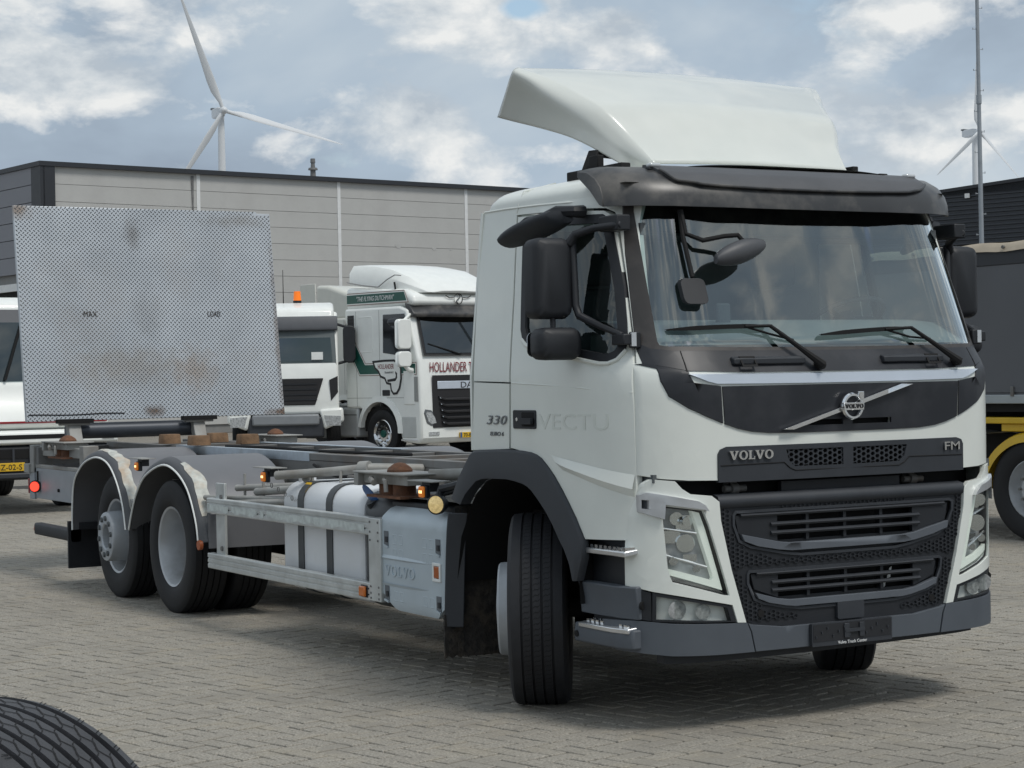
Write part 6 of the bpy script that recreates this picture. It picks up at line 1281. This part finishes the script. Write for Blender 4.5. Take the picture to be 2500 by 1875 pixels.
MB().box(1.455,1.468,-.75,.75,1.04,1.10).build('bumper_slot', BLACK, tD, bevel=.01)
for s_ in (-1, 1):
    h_ = MB().box(1.455,1.475, min(s_*1.02,s_*1.20), max(s_*1.02,s_*1.20), 1.015,1.13).build('headlight', mat('headlight_lens', (.5,.5,.5)), tD, bevel=.01)
    MB().box(1.40,1.47, min(s_*1.20,s_*1.28), max(s_*1.20,s_*1.28), 1.03,1.12).build('indicator', mat('red_orange', (.45,.06,.03), .3), tD)
    simple_wheel(tD, -.3, s_*1.02, s_, .48); simple_wheel(tD, -3.8, s_*1.0, s_, .48)
    q = MB(); q.loft([[(x, s_*(1.34+a), b) for a, b in rrect(-.12,.12,1.95,2.5,.08,4)] for x in (1.06,1.08,1.16,1.18)]); mo = q.build('mirror', PLAST, tD, bevel=.02); MB().tube([(1.1,s_*1.3,2.48), (1.0,s_*1.1,2.6)], .025).build('mirror_arm', PLAST, mo)
MB().box(.9,1.42,-1.2,1.2,.48,.95).build('lower_bumper', PLAST, tD, bevel=.04)
MB().box(1.42,1.432,-1.0,1.0,.78,.90).build('lower_grille', BLACK, tD)
for k in range(9): MB().box(1.432,1.445,-.95+.235*k,-.92+.235*k,.70,.92).build('grille_bar', PLAST2, tD)
MB().box(1.43,1.47,-1.1,1.1,.50,.58).build('bumper_bar', PLAST2, tD, bevel=.02)
MB().box(1.432,1.462,-.60,-.08,.605,.720).build('number_plate', PLATE, tD, bevel=.004); front_text(tD, 'TGZ-02-S', INK, -.34, .662, .44, .075, 1.464)
q = MB(); q.box(-5.0,.9,-.40,-.32,.75,1.0); q.box(-5.0,.9,.32,.40,.75,1.0); q.build('chassis', STEEL, tD); MB().box(-5.2,-.95,-1.2,1.2,1.02,1.16).build('load_bed', STEEL, tD)
MB().box(.0,.2,-.9,.9,1.4,2.3).build('seats', INTER, tD)

# curtain-sided trailer with yellow running gear on the right
TY = yaw_of(.565, -.825); tp0 = W((2262*1.1302-1250)/4809*19.75-.19, 19.75); tx = Vector((math.cos(TY), math.sin(TY), 0)); tl_ = Vector((-math.sin(TY), math.cos(TY), 0)); tp0 = tp0+tl_*1.24
tE = empty('curtain_trailer', (tp0.x, tp0.y, 0), TY, label='grey curtain-sided trailer with yellow mudguards at the right edge', category='trailer')
CURT = mat('grey_curtain', (.105, .110, .120), .6, var=.06, vs=1.2, bump=.03, bs=8)
MB().grid(lambda u, v: (-5.5+7.5*u, -1.262+.012*math.sin(u*60)*math.sin(v*3.1), 1.50+1.30*v), 80, 6).build('side_curtain', CURT, tE)
MB().box(-5.5,2.0,-1.25,1.25,1.45,2.95).build('box_body', CURT, tE)
MB().box(-5.55,2.05,-1.27,1.27,2.79,2.95).build('top_rail', COPE, tE, bevel=.01)
q = MB(); q.grid(lambda u, v: (-5.6+7.7*u, -1.30+.10*v, 2.93+.095*math.sin(min(1, v*1.5)*math.pi/2)+.008*math.sin(u*70)), 60, 5); q.grid(lambda u, v: (-5.6+7.7*u, -1.20+2.4*v, 3.03), 4, 4); q.build('roof_tarpaulin', mat('beige_tarp', (.42, .36, .28), .8, var=.12), tE)
for k in range(12): MB().cyl((-5.2+.62*k,-1.312,2.97), (-5.2+.62*k,-1.29,2.97), .018, n=8).build('tarp_eyelet', STEEL, tE)
MB().box(-5.5,2.0,-1.275,-1.20,1.385,1.475).build('side_rail', mat('rail_lightgrey', (.34, .37, .38), .5), tE, bevel=.008)
for k in range(9): MB().box(-5.0+.8*k,-4.96+.8*k,-1.285,-1.262,1.46,1.56).build('curtain_buckle', STEEL, tE, bevel=.004)
q = MB(); q.box(-5.4,1.9,-.5,-.4,1.02,1.38); q.box(-5.4,1.9,.4,.5,1.02,1.38); q.box(-5.4,1.9,-1.2,1.2,1.30,1.38); q.build('trailer_frame', BLACK, tE)
MB().box(-5.3,1.8,-.72,.72,.50,1.06).build('running_gear', BLACK, tE)
MB().box(-.85,1.8,-1.24,-.9,1.18,1.245).build('bracket_beam', YELLOW, tE, bevel=.01); MB().box(-.40,-.05,-1.20,-.9,1.10,1.18).build('bracket_foot', YELLOW, tE, bevel=.01)
MB().grid(lambda u, v: (-2+3.5*u, -1.2+.5*v, 1.085+.012*math.sin(u*30)), 24, 2).build('worn_ledge', mat('worn_grey', (.30, .30, .29), .7, var=.25), tE)
for x in (0, -4.4):
    for s_ in (-1, 1):
        simple_wheel(tE, x, s_*1.08, s_, .52, .32)
        q = MB(); q.lathe([(-.20,.60),(-.195,.68),(-.15,.70),(.2,.70),(.2,.66)], 28, Matrix.Translation((x, s_*1.06, .40)) @ Matrix.Rotation(0 if s_ < 0 else math.pi, 4, 'Z') , R(8), R(172)); q.build('mudguard', YELLOW, tE)

# spare tyre standing in the near left corner
ft0 = W((70*1.1302-1250)/4809*4.0-.185, 4.10); fy = math.atan2((RW*.87-FW*.49).y, (RW*.87-FW*.49).x)
tF = empty('loose_tyre', (ft0.x, ft0.y, .530), fy, label='loose black truck tyre with grooved tread standing in the near left corner', category='tyre')
FT_ = mat('near_tread', (.040, .041, .046), .55, var=.25, vs=10, bump=.08, bs=90)
FG = (-.78, -.39, 0, .39, .78)
tyre_mesh(.36, .55, .31, FG, 120, gd=.018, gw=.016).build('tread', FT_, tF)
q = MB(); tw = .36/2*.84; n = 64; ro = .5512
def ribline(y0, y1, t0, t1, th=.0016):
    q.add([(ro*math.cos(t0-th/ro), y0, ro*math.sin(t0-th/ro)), (ro*math.cos(t0+th/ro), y0, ro*math.sin(t0+th/ro)), (ro*math.cos(t1+th/ro), y1, ro*math.sin(t1+th/ro)), (ro*math.cos(t1-th/ro), y1, ro*math.sin(t1-th/ro))], [(0,1,2,3)])
for a, b in zip(FG[:-1], FG[1:]):
    y0, y1 = a*tw+.009, b*tw-.009; ym = (y0+y1)/2
    for i in range(n):
        t0 = 2*math.pi*i/n; dt = 2*math.pi/n
        zz = [(y0, t0), (y0+(ym-y0)*.45, t0+dt*.10), (y0+(ym-y0)*.7, t0+dt*.36), (ym, t0+dt*.5), (ym+(y1-ym)*.3, t0+dt*.64), (ym+(y1-ym)*.55, t0+dt*.90), (y1, t0+dt)]
        for (ya, ta), (yb, tb) in zip(zz, zz[1:]): ribline(ya, yb, ta, tb)
        for (ya, ta), (yb, tb) in zip([(ym, t0+dt*.5), (ym+.006, t0+dt*.75), (ym-.006, t0+dt*1.25)], [(ym+.006, t0+dt*.75), (ym-.006, t0+dt*1.25), (ym, t0+dt*1.5)]):
            s_ = .0018; q.add([(ro*math.cos(ta), ya-s_, ro*math.sin(ta)), (ro*math.cos(ta), ya+s_, ro*math.sin(ta)), (ro*math.cos(tb), yb+s_, ro*math.sin(tb)), (ro*math.cos(tb), yb-s_, ro*math.sin(tb))], [(0,1,2,3)])
for s_ in (-1, 1):
    for i in range(n):
        t0 = 2*math.pi*i/n
        for o in (0, .018): ribline(s_*(.78*tw+.009), s_*(.78*tw+.024), t0+o, t0+o+.010)
q.build('tread_sipes', BLACK, tF, smooth=0, kind='stuff')
q = MB(); q.lathe([(-.150,.315),(-.10,.29),(.10,.29),(.150,.315)], 48); q.build('tyre_bead', RUBBER, tF)
